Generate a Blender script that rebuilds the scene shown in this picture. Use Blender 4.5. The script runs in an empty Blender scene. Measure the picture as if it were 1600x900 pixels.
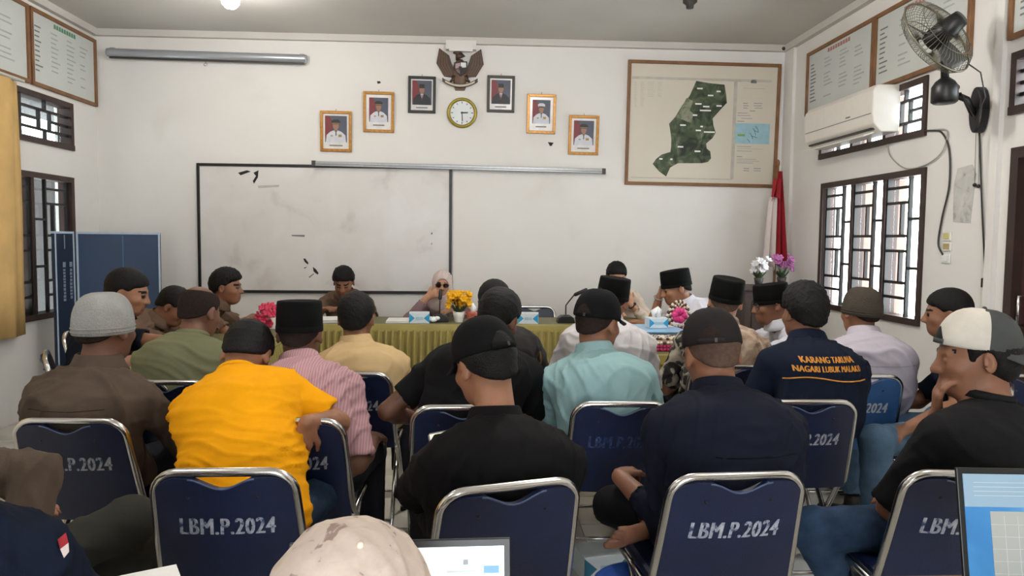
import bpy, bmesh, math, random
import numpy as np
from mathutils import Vector, Matrix
from mathutils.bvhtree import BVHTree

scn = bpy.context.scene
COL = scn.collection
random.seed(7)
R = math.radians

# ------------------------------------------------------------------ camera
F = 1155.0
CAM_H = 1.42
YAW, PITCH, ROLL = 60.0/F, -75.0/F, 0.010
fw = Vector((math.sin(YAW)*math.cos(PITCH), math.cos(YAW)*math.cos(PITCH), math.sin(PITCH)))
r0 = Vector((math.cos(YAW), -math.sin(YAW), 0))
u0 = r0.cross(fw)
rt = r0*math.cos(ROLL) + u0*math.sin(ROLL)
up = u0*math.cos(ROLL) - r0*math.sin(ROLL)
CAM = Vector((0, 0, CAM_H))
cd = bpy.data.cameras.new('camera')
cam = bpy.data.objects.new('camera', cd)
COL.objects.link(cam)
m = Matrix((rt, up, -fw)).transposed().to_4x4()
m.translation = CAM
cam.matrix_world = m
cd.sensor_width = 36.0
cd.lens = F/1600.0*36.0
cd.clip_start = 0.05
scn.camera = cam

def ray(px, py):
    return fw + rt*((px-800)/F) - up*((py-450)/F)
def at(px, py, d):
    v = ray(px, py); return CAM + v*(d/v.y)
def onx(px, py, X):
    v = ray(px, py); return CAM + v*(X/v.x)
def onz(px, py, Z):
    v = ray(px, py); return CAM + v*((Z-CAM_H)/v.z)

# ------------------------------------------------------------------ world, exposure
w = bpy.data.worlds.new('sky'); scn.world = w; w.use_nodes = True
bg = w.node_tree.nodes['Background']
bg.inputs[0].default_value = (0.93, 0.97, 1.0, 1)
bg.inputs[1].default_value = 13.0
vs = scn.view_settings
vs.view_transform = 'Standard'; vs.look = 'None'; vs.gamma = 1.0; vs.use_curve_mapping = False
vs.exposure = 0.04

# ------------------------------------------------------------------ materials
def lin(c):
    out = []
    for v in c[:3]:
        v = v/255.0
        out.append(v/12.92 if v <= 0.04045 else ((v+0.055)/1.055)**2.4)
    return tuple(out)
MATS = {}
def mat(name, col, rough=0.7, var=0.08, scale=18.0, bump=0.0, bscale=None, metal=0.0, emit=0.0, spec=None, sheen=0.0, detail=3):
    if name in MATS: return MATS[name]
    mt = bpy.data.materials.new(name); mt.use_nodes = True
    nt = mt.node_tree; b = nt.nodes['Principled BSDF']
    c = lin(col)
    b.inputs['Roughness'].default_value = rough
    b.inputs['Metallic'].default_value = metal
    if spec is not None: b.inputs['Specular IOR Level'].default_value = spec
    if sheen: b.inputs['Sheen Weight'].default_value = sheen
    tc = nt.nodes.new('ShaderNodeTexCoord')
    nz = nt.nodes.new('ShaderNodeTexNoise'); nz.inputs['Scale'].default_value = scale; nz.inputs['Detail'].default_value = detail
    nt.links.new(tc.outputs['Object'], nz.inputs['Vector'])
    rp = nt.nodes.new('ShaderNodeValToRGB')
    rp.color_ramp.elements[0].position = 0.3; rp.color_ramp.elements[1].position = 0.7
    rp.color_ramp.elements[0].color = tuple(max(0, x*(1-var)) for x in c)+(1,)
    rp.color_ramp.elements[1].color = tuple(min(1, x*(1+var)) for x in c)+(1,)
    nt.links.new(nz.outputs['Fac'], rp.inputs['Fac'])
    nt.links.new(rp.outputs['Color'], b.inputs['Base Color'])
    if bump:
        bp = nt.nodes.new('ShaderNodeBump'); bp.inputs['Strength'].default_value = bump; bp.inputs['Distance'].default_value = 0.01
        n2 = nt.nodes.new('ShaderNodeTexNoise'); n2.inputs['Scale'].default_value = bscale or scale*2; n2.inputs['Detail'].default_value = 4
        nt.links.new(tc.outputs['Object'], n2.inputs['Vector'])
        nt.links.new(n2.outputs['Fac'], bp.inputs['Height']); nt.links.new(bp.outputs['Normal'], b.inputs['Normal'])
    if emit:
        nt.links.new(rp.outputs['Color'], b.inputs['Emission Color']); b.inputs['Emission Strength'].default_value = emit
    MATS[name] = mt
    return mt
def pattern(name, cols, kind='noise', scale=12.0, rough=0.8, dist=0.0, stops=None):
    """several flat colours laid out by a noise / voronoi / wave texture (printed cloth, prints)"""
    if name in MATS: return MATS[name]
    mt = bpy.data.materials.new(name); mt.use_nodes = True
    nt = mt.node_tree; b = nt.nodes['Principled BSDF']; b.inputs['Roughness'].default_value = rough
    tc = nt.nodes.new('ShaderNodeTexCoord')
    if kind == 'noise':
        t = nt.nodes.new('ShaderNodeTexNoise'); t.inputs['Scale'].default_value = scale; t.inputs['Detail'].default_value = 4
        t.inputs['Distortion'].default_value = dist; out = t.outputs['Fac']
    elif kind == 'voronoi':
        t = nt.nodes.new('ShaderNodeTexVoronoi'); t.inputs['Scale'].default_value = scale; out = t.outputs['Distance']
    else:
        t = nt.nodes.new('ShaderNodeTexWave'); t.inputs['Scale'].default_value = scale; t.inputs['Distortion'].default_value = dist; out = t.outputs['Fac']
    nt.links.new(tc.outputs['Object'], t.inputs['Vector'])
    rp = nt.nodes.new('ShaderNodeValToRGB'); rp.color_ramp.interpolation = 'EASE'
    e = rp.color_ramp.elements
    n = len(cols); stops = stops or [0.35+0.3*i/(n-1) for i in range(n)]
    while len(e) < n: e.new(0.5)
    for i in range(n):
        e[i].position = stops[i]; e[i].color = lin(cols[i])+(1,)
    nt.links.new(out, rp.inputs['Fac']); nt.links.new(rp.outputs['Color'], b.inputs['Base Color'])
    MATS[name] = mt
    return mt

WALL = pattern('wall_paint', [(213,209,204),(221,218,214),(225,223,219)], 'noise', 1.3, 0.85, 0.6, [0.22,0.45,0.8])
CEIL = mat('ceiling_paint', (198,194,188), 0.9, 0.05, 1.2)
CHROME = mat('chrome', (205,203,200), 0.22, 0.03, 5, metal=1.0)
NAVY_VINYL = mat('navy_vinyl', (9,25,60), 0.42, 0.12, 14, bump=0.15, bscale=260)
LBLUE_VINYL = mat('mid_blue_vinyl', (58,104,164), 0.45, 0.1, 14, bump=0.15, bscale=260)
STENCIL = pattern('worn_stencil_paint', [(52,66,104),(150,156,170),(185,188,196)], 'noise', 70, 0.7, 0.3, [0.36,0.46,0.7])
STENCIL_DIM = pattern('rubbed_stencil_paint', [(24,42,88),(40,56,98),(84,96,128)], 'noise', 60, 0.7, 0.3, [0.4,0.52,0.8])
STENCIL_BRIGHT = pattern('fresh_stencil_paint', [(150,170,200),(215,220,228)], 'noise', 70, 0.7, 0.3, [0.34,0.45])
BLACKP = mat('black_plastic', (18,18,20), 0.4, 0.1, 30)
RUBBER = mat('black_rubber', (15,15,15), 0.8)
WOOD = mat('brown_wood', (124,86,54), 0.55, 0.2, 9, bump=0.1)
DWOOD = mat('dark_brown_wood', (52,34,28), 0.5, 0.25, 8, bump=0.1)
PINKWOOD = mat('reddish_reveal', (150,112,102), 0.8, 0.12, 10)
WHITEP = mat('white_plastic', (225,225,220), 0.4, 0.03)
PAPER = mat('white_paper', (235,235,232), 0.8, 0.02)
SILVER = mat('brushed_aluminium', (150,152,154), 0.35, 0.08, 30, metal=0.7)
GOLD = mat('gilt_frame', (164,114,44), 0.35, 0.25, 40, metal=0.35)
BLACKF = mat('black_frame', (20,18,18), 0.4)
DGREY = mat('dark_grey_frame', (52,47,44), 0.5)
INK = mat('ink_grey', (120,122,124), 0.9)
INKD = mat('ink_dark', (74,76,78), 0.9)

def glass_mat():
    mt = bpy.data.materials.new('window_glass'); mt.use_nodes = True
    nt = mt.node_tree; nt.nodes.remove(nt.nodes['Principled BSDF'])
    o = nt.nodes['Material Output']
    t = nt.nodes.new('ShaderNodeBsdfTransparent'); t.inputs[0].default_value = (0.93,0.96,0.96,1)
    g = nt.nodes.new('ShaderNodeBsdfGlossy'); g.inputs['Roughness'].default_value = 0.03
    mx = nt.nodes.new('ShaderNodeMixShader'); mx.inputs[0].default_value = 0.07
    nt.links.new(t.outputs[0], mx.inputs[1]); nt.links.new(g.outputs[0], mx.inputs[2]); nt.links.new(mx.outputs[0], o.inputs[0])
    return mt
GLASS = glass_mat()

# ------------------------------------------------------------------ mesh helpers
class MB:
    def __init__(s): s.v = []; s.f = []; s.m = []; s.sm = []
    def add(s, vs_, fs, mi=0, smooth=False):
        o = len(s.v); s.v += [tuple(p) for p in vs_]
        for f in fs: s.f.append([i+o for i in f]); s.m.append(mi); s.sm.append(smooth)
        return s
    def box(s, lo, hi, mi=0, M=None):
        x0,y0,z0 = lo; x1,y1,z1 = hi
        p = [(x0,y0,z0),(x1,y0,z0),(x1,y1,z0),(x0,y1,z0),(x0,y0,z1),(x1,y0,z1),(x1,y1,z1),(x0,y1,z1)]
        if M is not None: p = [M @ Vector(q) for q in p]
        return s.add(p, [(0,3,2,1),(4,5,6,7),(0,1,5,4),(1,2,6,5),(2,3,7,6),(3,0,4,7)], mi)
    def tube(s, pts, r, n=8, mi=0, closed=False, smooth=True):
        pts = [Vector(p) for p in pts]; k = len(pts)
        rs = r if isinstance(r, (list, tuple)) else [r]*k
        vs_ = []; t0 = None; N = None
        for i in range(k):
            if closed: t = pts[(i+1) % k]-pts[i-1]
            else: t = pts[min(i+1,k-1)]-pts[max(i-1,0)]
            t = t.normalized() if t.length > 1e-9 else Vector((0,0,1))
            if N is None:
                a = Vector((0,0,1)) if abs(t.z) < 0.9 else Vector((1,0,0))
                N = (a - t*a.dot(t)).normalized()
            else:
                N = N - t*N.dot(t); N = N.normalized() if N.length > 1e-6 else t.orthogonal().normalized()
            B = t.cross(N)
            for j in range(n):
                a = 2*math.pi*j/n
                vs_.append(pts[i] + (N*math.cos(a)+B*math.sin(a))*rs[i])
        fs = []
        for i in range(k if closed else k-1):
            for j in range(n):
                a = i*n+j; b = i*n+(j+1) % n; c = ((i+1) % k)*n+(j+1) % n; d = ((i+1) % k)*n+j
                fs.append((a,b,c,d))
        s.add(vs_, fs, mi, smooth)
        if not closed:
            o = len(s.v)-len(vs_)
            s.f.append([o+j for j in range(n)][::-1]); s.m.append(mi); s.sm.append(False)
            s.f.append([o+(k-1)*n+j for j in range(n)]); s.m.append(mi); s.sm.append(False)
        return s
    def lathe(s, prof, n=20, mi=0, M=None, sx=1, sy=1, smooth=True, cap=True):
        vs_ = []
        for (r, z) in prof:
            for j in range(n):
                a = 2*math.pi*j/n; p = Vector((r*math.cos(a)*sx, r*math.sin(a)*sy, z))
                vs_.append(M @ p if M is not None else p)
        fs = [(i*n+j, i*n+(j+1) % n, (i+1)*n+(j+1) % n, (i+1)*n+j) for i in range(len(prof)-1) for j in range(n)]
        if cap:
            if prof[0][0] > 1e-5: fs.append(tuple(range(n))[::-1])
            if prof[-1][0] > 1e-5: fs.append(tuple((len(prof)-1)*n+j for j in range(n)))
        return s.add(vs_, fs, mi, smooth)
    def ell(s, c, r, n=14, k=8, mi=0, M=None):
        prof = [(math.sin(math.pi*i/k), -math.cos(math.pi*i/k)) for i in range(k+1)]
        rr = r if isinstance(r, (tuple, list)) else (r, r, r)
        T = Matrix.Translation(Vector(c))
        if M is not None: T = T @ M.to_4x4()
        T = T @ Matrix.Diagonal((rr[0], rr[1], rr[2], 1))
        prof[0] = (1e-4, -1); prof[-1] = (1e-4, 1)
        return s.lathe(prof, n, mi, T)
    def prism(s, poly, y0, y1, mi=0, M=None):
        """polygon given in x,z; extruded along y"""
        n = len(poly)
        p = [Vector((x, y0, z)) for x, z in poly]+[Vector((x, y1, z)) for x, z in poly]
        if M is not None: p = [M @ q for q in p]
        fs = [tuple(range(n)), tuple(range(n, 2*n))[::-1]]
        fs += [(i, i+n, (i+1) % n+n, (i+1) % n) for i in range(n)]
        return s.add(p, fs, mi)
    def build(s, name, mats, parent=None, bevel=0.0):
        me = bpy.data.meshes.new(name)
        me.from_pydata([tuple(v) for v in s.v], [], s.f)
        for mt in (mats if isinstance(mats, (list, tuple)) else [mats]): me.materials.append(mt)
        me.polygons.foreach_set('material_index', s.m)
        me.polygons.foreach_set('use_smooth', s.sm)
        me.update()
        if bevel:
            bm = bmesh.new(); bm.from_mesh(me)
            bmesh.ops.bevel(bm, geom=[e for e in bm.edges if len(e.link_faces) == 2 and e.calc_face_angle(0) > 0.6], offset=bevel, segments=2, affect='EDGES', profile=0.5)
            bm.to_mesh(me); bm.free()
        o = bpy.data.objects.new(name, me); COL.objects.link(o)
        if parent is not None: o.parent = parent
        return o
def tag(o, label=None, cat=None, group=None, kind=None):
    if label: o['label'] = label
    if cat: o['category'] = cat
    if group: o['group'] = group
    if kind: o['kind'] = kind
    return o
def empty(name, loc=(0,0,0), rz=0.0):
    o = bpy.data.objects.new(name, None); COL.objects.link(o)
    o.location = loc; o.rotation_euler = (0,0,rz); o.empty_display_size = 0.1
    return o
def copy_tree(o, parent=None):
    c = o.copy(); COL.objects.link(c); c.parent = parent
    for ch in list(o.children): copy_tree(ch, c)
    return c
def text_mesh(txt, size, shear=0.0, spacing=1.0, bold=0.0):
    """flat triangles of a line of text, centred on the origin, in x,y"""
    cu = bpy.data.curves.new('t', 'FONT'); cu.body = txt; cu.size = size; cu.shear = shear
    cu.align_x = 'CENTER'; cu.align_y = 'CENTER'; cu.space_character = spacing; cu.offset = bold; cu.resolution_u = 3
    ob = bpy.data.objects.new('t', cu); COL.objects.link(ob)
    dg = bpy.context.evaluated_depsgraph_get()
    me = bpy.data.meshes.new_from_object(ob.evaluated_get(dg))
    vs_ = [tuple(v.co) for v in me.vertices]; fs = [tuple(p.vertices) for p in me.polygons]
    bpy.data.objects.remove(ob); bpy.data.curves.remove(cu); bpy.data.meshes.remove(me)
    return vs_, fs

# ------------------------------------------------------------------ the room
YB, XL, XR, ZC, YR = 7.04, -3.46, 2.98, 3.29, -2.6
TH = 0.15
def struct(name, mb, mats, parent=None, **k):
    o = mb.build(name, mats, parent, **k)
    if parent is None: o['kind'] = 'structure'
    return o
def wall_cells(mb, us, zs, holes, fn):
    """fill the u,z grid cells that are in no hole; fn(u0,u1,z0,z1) adds a box"""
    us = sorted(set(us + [h[0] for h in holes]+[h[1] for h in holes])); zs = sorted(set(zs+[h[2] for h in holes]+[h[3] for h in holes]))
    for i in range(len(us)-1):
        for j in range(len(zs)-1):
            uc, zc = (us[i]+us[i+1])/2, (zs[j]+zs[j+1])/2
            if not any(h[0] < uc < h[1] and h[2] < zc < h[3] for h in holes): fn(us[i], us[i+1], zs[j], zs[j+1])

def zrange(X, a, b, c, d):
    """rectangle on a side wall from the pixels of its corners -> y0,y1,z0,z1"""
    p = [onx(*q, X) for q in (a, b, c, d)]
    return (min((p[0].y+p[3].y)/2, (p[1].y+p[2].y)/2), max((p[0].y+p[3].y)/2, (p[1].y+p[2].y)/2), (p[2].z+p[3].z)/2, (p[0].z+p[1].z)/2)
WR = zrange(XR, (1283,287), (1447,262), (1440,508), (1280,482))
VR = zrange(XR, (1283,170), (1450,128), (1450,212), (1283,249))
DR = (2.95, onx(1580,300,XR).y, 0.0, onx(1580,232,XR).z)
V2 = (3.2, onx(1582,130,XR).y, onx(1582,180,XR).z, onx(1582,84,XR).z)
WL = (4.9, onx(114,300,XL).y, onx(102,492,XL).z, onx(114,278,XL).z)
VL = (5.15, onx(113,200,XL).y, onx(113,236,XL).z, onx(113,163,XL).z)
# floor with separate tiles in the part that shows
fl = MB(); fl.box((XL-TH, YR-TH, -0.06), (XR+TH, YB+TH, -0.006))
floor = struct('floor', fl, mat('grout', (150,146,138), 0.9))
TILE = pattern('glazed_tile', [(176,172,160),(196,192,182),(204,201,192)], 'noise', 3.0, 0.22, 0.4, [0.3,0.5,0.75])
ts = 0.40
tm = None
x = XL
iy0 = 0
nx_ = int((XR-XL)/ts)+1; ny_ = int((YB-0.8)/ts)+1
for i in range(nx_):
    for j in range(ny_):
        x0 = XL+i*ts; y0 = 0.8+j*ts
        x1, y1 = min(x0+ts, XR), min(y0+ts, YB)
        if x1-x0 < 0.05 or y1-y0 < 0.05: continue
        full = x1-x0 > ts-1e-3 and y1-y0 > ts-1e-3
        if full and tm is not None:
            t = bpy.data.objects.new('tile', tm); COL.objects.link(t); t.parent = floor; t.location = (x0, y0, 0)
        else:
            b_ = MB(); b_.box((0.002,0.002,-0.006),(x1-x0-0.002,y1-y0-0.002,0.0))
            t = b_.build('tile', TILE, floor); t.location = (x0, y0, 0)
            if full: tm = t.data
rf = MB(); rf.box((XL, YR, -0.006), (XR, 0.8, 0.0)); struct('floor_rear', rf, TILE)
c = MB(); c.box((XL-TH, YR-TH, ZC), (XR+TH, YB+TH, ZC+0.1)); struct('ceiling', c, CEIL)
c = MB(); c.box((XL-TH, YB, 0), (XR+TH, YB+TH, ZC)); struct('wall_back', c, WALL)
c = MB(); wall_cells(c, [YR, YB], [0, ZC], [WR, VR, DR, V2], lambda a,b,z0,z1: c.box((XR,a,z0),(XR+TH,b,z1))); struct('wall_right', c, WALL)
c = MB(); wall_cells(c, [YR, YB], [0, ZC], [WL, VL], lambda a,b,z0,z1: c.box((XL-TH,a,z0),(XL,b,z1))); struct('wall_left', c, WALL)
c = MB(); wall_cells(c, [XL-TH, XR+TH], [0, ZC], [(-0.9,0.9,0.0,2.2)], lambda a,b,z0,z1: c.box((a,YR-TH,z0),(b,YR,z1))); struct('wall_rear', c, WALL)
# cornice strips under the ceiling
c = MB(); c.box((XL+0.0005, YB-0.05, ZC-0.06), (XR-0.0005, YB-0.0005, ZC-0.0005)); struct('trim_1', c, CEIL)
c = MB(); c.box((XR-0.05, YR+0.001, ZC-0.06), (XR-0.0005, YB-0.051, ZC-0.0005)); struct('trim_2', c, CEIL)
c = MB(); c.box((XL+0.0005, YR+0.001, ZC-0.06), (XL+0.05, YB-0.051, ZC-0.0005)); struct('trim_3', c, CEIL)
# structural pilasters standing a little proud of the plaster
c = MB(); p0 = at(708,300,YB); p1 = at(738,300,YB)
c.box((p0.x, YB-0.012, 0.001), (p1.x, YB-0.0005, ZC-0.061)); struct('trim_4', c, WALL)
c = MB(); ya, yb = onx(1563,300,XR).y, onx(1551,300,XR).y
c.box((XR-0.03, ya, 0.001), (XR-0.0005, yb, ZC-0.061)); struct('trim_5', c, WALL)
c = MB(); c.box((XR-0.03, YB-0.2, 0.001), (XR-0.0005, YB-0.0005, ZC-0.061)); struct('trim_6', c, WALL)

# --- windows: frame, posts between bays, bars, panes
def window(name, X, rect, bays, inward, bars, frame=DWOOD, post=PINKWOOD, glassy=True):
    """inward = +1 when the room lies on the +x side of the wall"""
    y0, y1, z0, z1 = rect; s = inward
    root = empty(name, (X, (y0+y1)/2, z0)); root['kind'] = 'structure'
    def bx(a, b, zz0, zz1, d0, d1, nm, mt):
        q = MB(); xa, xb = sorted((-s*d0, -s*d1))
        q.box((xa, a-(y0+y1)/2, zz0-z0), (xb, b-(y0+y1)/2, zz1-z0)); return q.build(nm, mt, root)
    t = 0.045
    bx(y0, y1, z1-t, z1, -0.015, 0.10, 'frame_head', frame); bx(y0, y1, z0, z0+t, -0.02, 0.12, 'frame_sill', frame)
    bx(y0, y0+t, z0+t, z1-t, -0.015, 0.10, 'frame_jamb', frame); bx(y1-t, y1, z0+t, z1-t, -0.015, 0.10, 'frame_jamb', frame)
    Y0, Y1, Z0, Z1 = y0+t, y1-t, z0+t, z1-t
    H = Z1-Z0; W = (Y1-Y0)/bays
    for k in range(1, bays):
        yy = Y0+W*k
        bx(yy-0.02, yy+0.02, Z0, Z1, 0.0, 0.10, 'mullion', frame)
        bx(yy-0.018, yy+0.018, Z0, Z1, 0.10, 0.16, 'pier', post)
    for k in range(bays):
        a = Y0+W*k
        for (u0_, u1_, v0, v1) in bars:      # fractions of the bay; thin bars
            h = 0.010
            if u0_ == u1_: bx(a+W*u0_-h, a+W*u0_+h, Z0+H*v0, Z0+H*v1, 0.01, 0.035, 'bar', BLACKF)
            else: bx(a+W*u0_, a+W*u1_, Z0+H*v0-h, Z0+H*v0+h, 0.012, 0.033, 'bar', BLACKF)
        q = MB(); xx = -s*0.07
        q.box((xx-0.002, a-(y0+y1)/2+0.021, Z0-z0), (xx+0.002, a+W-(y0+y1)/2-0.021, Z1-z0)); q.build('pane', GLASS, root)
    return root
# u runs towards the far end of the room; the strip column lies at the near end
bars_big = [(0.36,0.36,0,1),(0.95,0.95,0,1)]
for v in (0.30, 0.65): bars_big.append((0.0,0.36,1-v,1-v))
for v in (0.07,0.18,0.42,0.53,0.76,0.87): bars_big.append((0.36,0.95,1-v,1-v))
bars_big += [(0.56,0.56,1-0.42,1-0.18),(0.56,0.56,1-0.76,1-0.53)]
window('window_1', XR, WR, 3, -1, bars_big)
bars_v = [(0.0,1.0,0.25,0.25),(0.0,1.0,0.75,0.75),(0.0,0.4,0.5,0.5),(0.62,1.0,0.5,0.5),(0.4,0.4,0.25,0.75),(0.62,0.62,0.25,0.75),(0.52,0.52,0.0,0.25),(0.52,0.52,0.75,1.0)]
window('window_2', XR, VR, 3, -1, bars_v)
window('window_3', XR, V2, 1, -1, bars_v)
window('window_4', XL, VL, 2, 1, bars_v, post=DWOOD)
window('window_5', XL, WL, 3, 1, bars_big, post=DWOOD)
# added dark wall and roof that keep the sky out of the left windows
c = MB(); c.box((XL-1.5, 0.5, 0), (XL-1.4, YB+4.0, 2.50)); c.box((XL-1.4, YB+3.9, 0), (XL-TH, YB+4.0, 2.799)); struct('wall_sky_block', c, mat('sky_block_wall', (20,17,15), 0.9, 0.3, 2))
c = MB(); c.box((XL-1.7, 0.5, 2.80), (XL-TH-0.002, YB+4.0, 2.86)); struct('roof_sky_block', c, mat('sky_block_roof', (24,22,20), 0.9))
# door on the right
dy0, dy1, dz0, dz1 = DR
d = empty('door_1', (XR+0.06, (dy0+dy1)/2, 0)); d['kind'] = 'structure'
hw = (dy1-dy0)/2
q = MB(); q.box((-0.075,-hw,0.001),(0.08,-hw+0.06,dz1)); q.box((-0.075,hw-0.06,0.001),(0.08,hw,dz1)); q.box((-0.075,-hw+0.06,dz1-0.06),(0.08,hw-0.06,dz1)); q.build('door_frame', DWOOD, d)
q = MB(); q.box((-0.02,-hw+0.062,0.01),(0.02,hw-0.062,dz1-0.062)); leaf = q.build('door_leaf', mat('maroon_door', (66,40,36), 0.5, 0.15, 6), d)
q = MB(); q.tube([(-0.021,hw-0.10,0.98),(-0.06,hw-0.10,0.98),(-0.06,hw-0.10,1.14),(-0.021,hw-0.10,1.14)], 0.009); q.build('door_handle', CHROME, leaf)
# curtain on the left wall
def curtain():
    ya, yb = 2.9, onx(38,300,XL+0.1).y
    zt, zb = onx(30,128,XL+0.1).z, onx(38,524,XL+0.1).z
    n = 90; vs_ = []; fs = []
    for j in range(7):
        z = zt+(zb-zt)*j/6
        for i in range(n+1):
            u = i/n; y = ya+(yb-ya)*u
            amp = 0.030*(0.8+0.3*math.sin(3*u+j*0.2))
            vs_.append((XL+0.09+amp*math.sin(u*62)+0.006*math.sin(u*150+j), y, z))
    for j in range(6):
        for i in range(n): fs.append((j*(n+1)+i, j*(n+1)+i+1, (j+1)*(n+1)+i+1, (j+1)*(n+1)+i))
    b_ = MB(); b_.add(vs_, fs, 0, True)
    o = b_.build('curtain', mat('tan_curtain', (204,168,108), 0.85, 0.1, 6, bump=0.1, bscale=200))
    md = o.modifiers.new('thick', 'SOLIDIFY'); md.thickness = 0.004
    tag(o, 'tan pleated curtain hanging beside the dark left window', 'curtain')
    q = MB(); q.tube([(XL+0.09, ya-0.1, zt+0.02), (XL+0.09, yb+0.05, zt+0.02)], 0.012, 10)
    q.tube([(XL+0.001, yb+0.02, zt+0.02), (XL+0.09, yb+0.02, zt+0.02)], 0.008, 6); q.tube([(XL+0.001, ya, zt+0.02), (XL+0.09, ya, zt+0.02)], 0.008, 6)
    tag(q.build('curtain_rod', WHITEP), 'thin white rod carrying the tan curtain', 'curtain rod')
curtain()
# lamps
def lamp(x, y, lit, label, power=0.0):
    root = empty('ceiling_lamp', (x, y, ZC)); tag(root, label, 'lamp')
    q = MB(); q.lathe([(0.055,-0.0005),(0.055,-0.03),(0.03,-0.05),(0.028,-0.075)], 18); q.build('holder', WHITEP if lit else DGREY, root)
    if lit:
        q = MB(); q.lathe([(0.026,-0.076),(0.045,-0.095),(0.065,-0.13),(0.062,-0.165),(0.035,-0.195),(1e-4,-0.203)], 20)
        q.build('bulb', mat('lit_bulb', (255,252,245), 0.5, 0.0, 5, emit=40.0), root)
        ld = bpy.data.lights.new('bulb_light', 'POINT'); ld.energy = power; ld.shadow_soft_size = 0.09; ld.color = (1.0, 0.97, 0.92)
        lo = bpy.data.objects.new('bulb_light', ld); COL.objects.link(lo); lo.parent = root; lo.location = (0,0,-0.30)
    return root
pl_ = onz(360,-4,ZC-0.12)
lamp(pl_.x, pl_.y, True, 'glowing white bulb on the ceiling in front of the whiteboard', 20)
pl2 = onz(1078,8,ZC-0.05)
lamp(pl2.x, pl2.y, False, 'small dark empty lamp holder on the ceiling', 0)
lamp(0.7, 3.9, True, 'added unseen fill bulb above the middle of the room', 75)  # added out of view to brighten the back and side walls evenly
lamp(pl_.x, 1.6, True, 'added unseen fill bulb above the man in the grey knit cap', 30)  # one of two bulbs added above the view to even out the light
lamp(pl2.x, 1.6, True, 'added unseen fill bulb above the man in the dark brown cap', 30)  # its twin on the right, likewise an added fill light out of view
# ------------------------------------------------------------------ things on the back wall
def brect(px0, py0, px1, py1, d=YB):
    a, b = at(px0, py0, d), at(px1, py1, d)
    e, g = at(px1, py0, d), at(px0, py1, d)
    return ((a.x+g.x)/2, (b.x+e.x)/2, (b.z+g.z)/2, (a.z+e.z)/2)      # x0,x1,z0,z1
def frame_parts(root, W, H, t, depth, mt, y_back):
    """four mitred frame members in local x,z, standing depth proud of y_back (towards -y)"""
    for nm, poly in (('frame_member', [(-W/2,-H/2),(W/2,-H/2),(W/2-t,-H/2+t),(-W/2+t,-H/2+t)]), ('frame_member', [(-W/2,H/2),(W/2,H/2),(W/2-t,H/2-t),(-W/2+t,H/2-t)]),
                     ('frame_member', [(-W/2,-H/2),(-W/2+t,-H/2+t),(-W/2+t,H/2-t),(-W/2,H/2)]), ('frame_member', [(W/2,-H/2),(W/2-t,-H/2+t),(W/2-t,H/2-t),(W/2,H/2)])):
        q = MB(); q.prism(poly, y_back-depth, y_back-0.0005); q.build(nm, mt, root, bevel=min(0.003, t/5))
# whiteboard
x0,x1,z0,z1 = brect(310,258,706,458)
wb = empty('whiteboard', ((x0+x1)/2, YB, (z0+z1)/2)); tag(wb, 'wide white board with thin black frame and worn scribble marks', 'whiteboard')
W, H = x1-x0, z1-z0
frame_parts(wb, W, H, 0.026, 0.028, BLACKF, 0)
q = MB(); q.box((-W/2+0.026,-0.016,-H/2+0.026),(W/2-0.026,-0.0005,H/2-0.026)); q.build('panel', pattern('used_whiteboard', [(196,190,186),(212,209,206),(218,216,214)], 'noise', 2.4, 0.35, 0.5, [0.3,0.46,0.7]), wb)
cx, cz = (x0+x1)/2, (z0+z1)/2
def mark(pts, nm='ink_smudge', mt=INKD):
    P = [at(px,py,YB-0.0165) for px,py in pts]
    q = MB(); q.prism([(p.x-cx, p.z-cz) for p in P], -0.0185, -0.0163); q.build(nm, mt, wb)
BK = mat('smudge_black', (38,38,38), 0.9)
mark([(372,270),(386,266),(392,268),(376,274)], mt=BK); mark([(396,270),(404,266),(403,277),(397,287),(395,283),(400,275)], mt=BK)
mark([(474,404),(477,404),(482,411),(481,413),(476,409)], mt=BK); mark([(489,417),(494,421),(498,427),(496,429),(490,424)], mt=BK)
mark([(475,418),(480,417),(476,420)], mt=INKD)
mark([(456,367),(476,367),(476,370),(456,369)], mt=INK); mark([(482,433),(490,427),(491,428),(484,434)], mt=INK)
mark([(403,290),(436,289),(436,292),(404,294)], mt=mat('ink_faint', (178,174,170), 0.9))
mark([(673,366),(675,362),(676,366)], mt=INKD); mark([(673,381),(675,379),(675,383)], mt=INK)
# long aluminium rail
x0,x1,z0,z1 = brect(490,256,944,269)
rail = empty('aluminium_rail', ((x0+x1)/2, YB-0.03, (z0+z1)/2)); tag(rail, 'long thin aluminium rail fixed above the whiteboard edge', 'rail')
rail.rotation_euler = (0, 0.012, 0)
L = (x1-x0)/2
q = MB(); q.box((-L,-0.035,-0.022),(L,-0.0,0.022)); q.build('bar', SILVER, rail, bevel=0.004)
q = MB(); q.box((-L,-0.037,-0.006),(L,-0.0352,-0.002)); q.build('groove', DGREY, rail)
for s in (-1,1):
    q = MB(); q.box((s*L-0.03 if s>0 else -L-0.004,-0.04,-0.026),(s*L+0.004 if s>0 else -L+0.03,0.0,0.026)); q.build('end_cap', DGREY, rail)
    xb_ = L*(0.35 if s < 0 else 0.95); q = MB(); q.box((xb_-0.02,-0.0005,-0.02),(xb_+0.02,0.029,0.02)); q.build('bracket', SILVER, rail)
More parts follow.
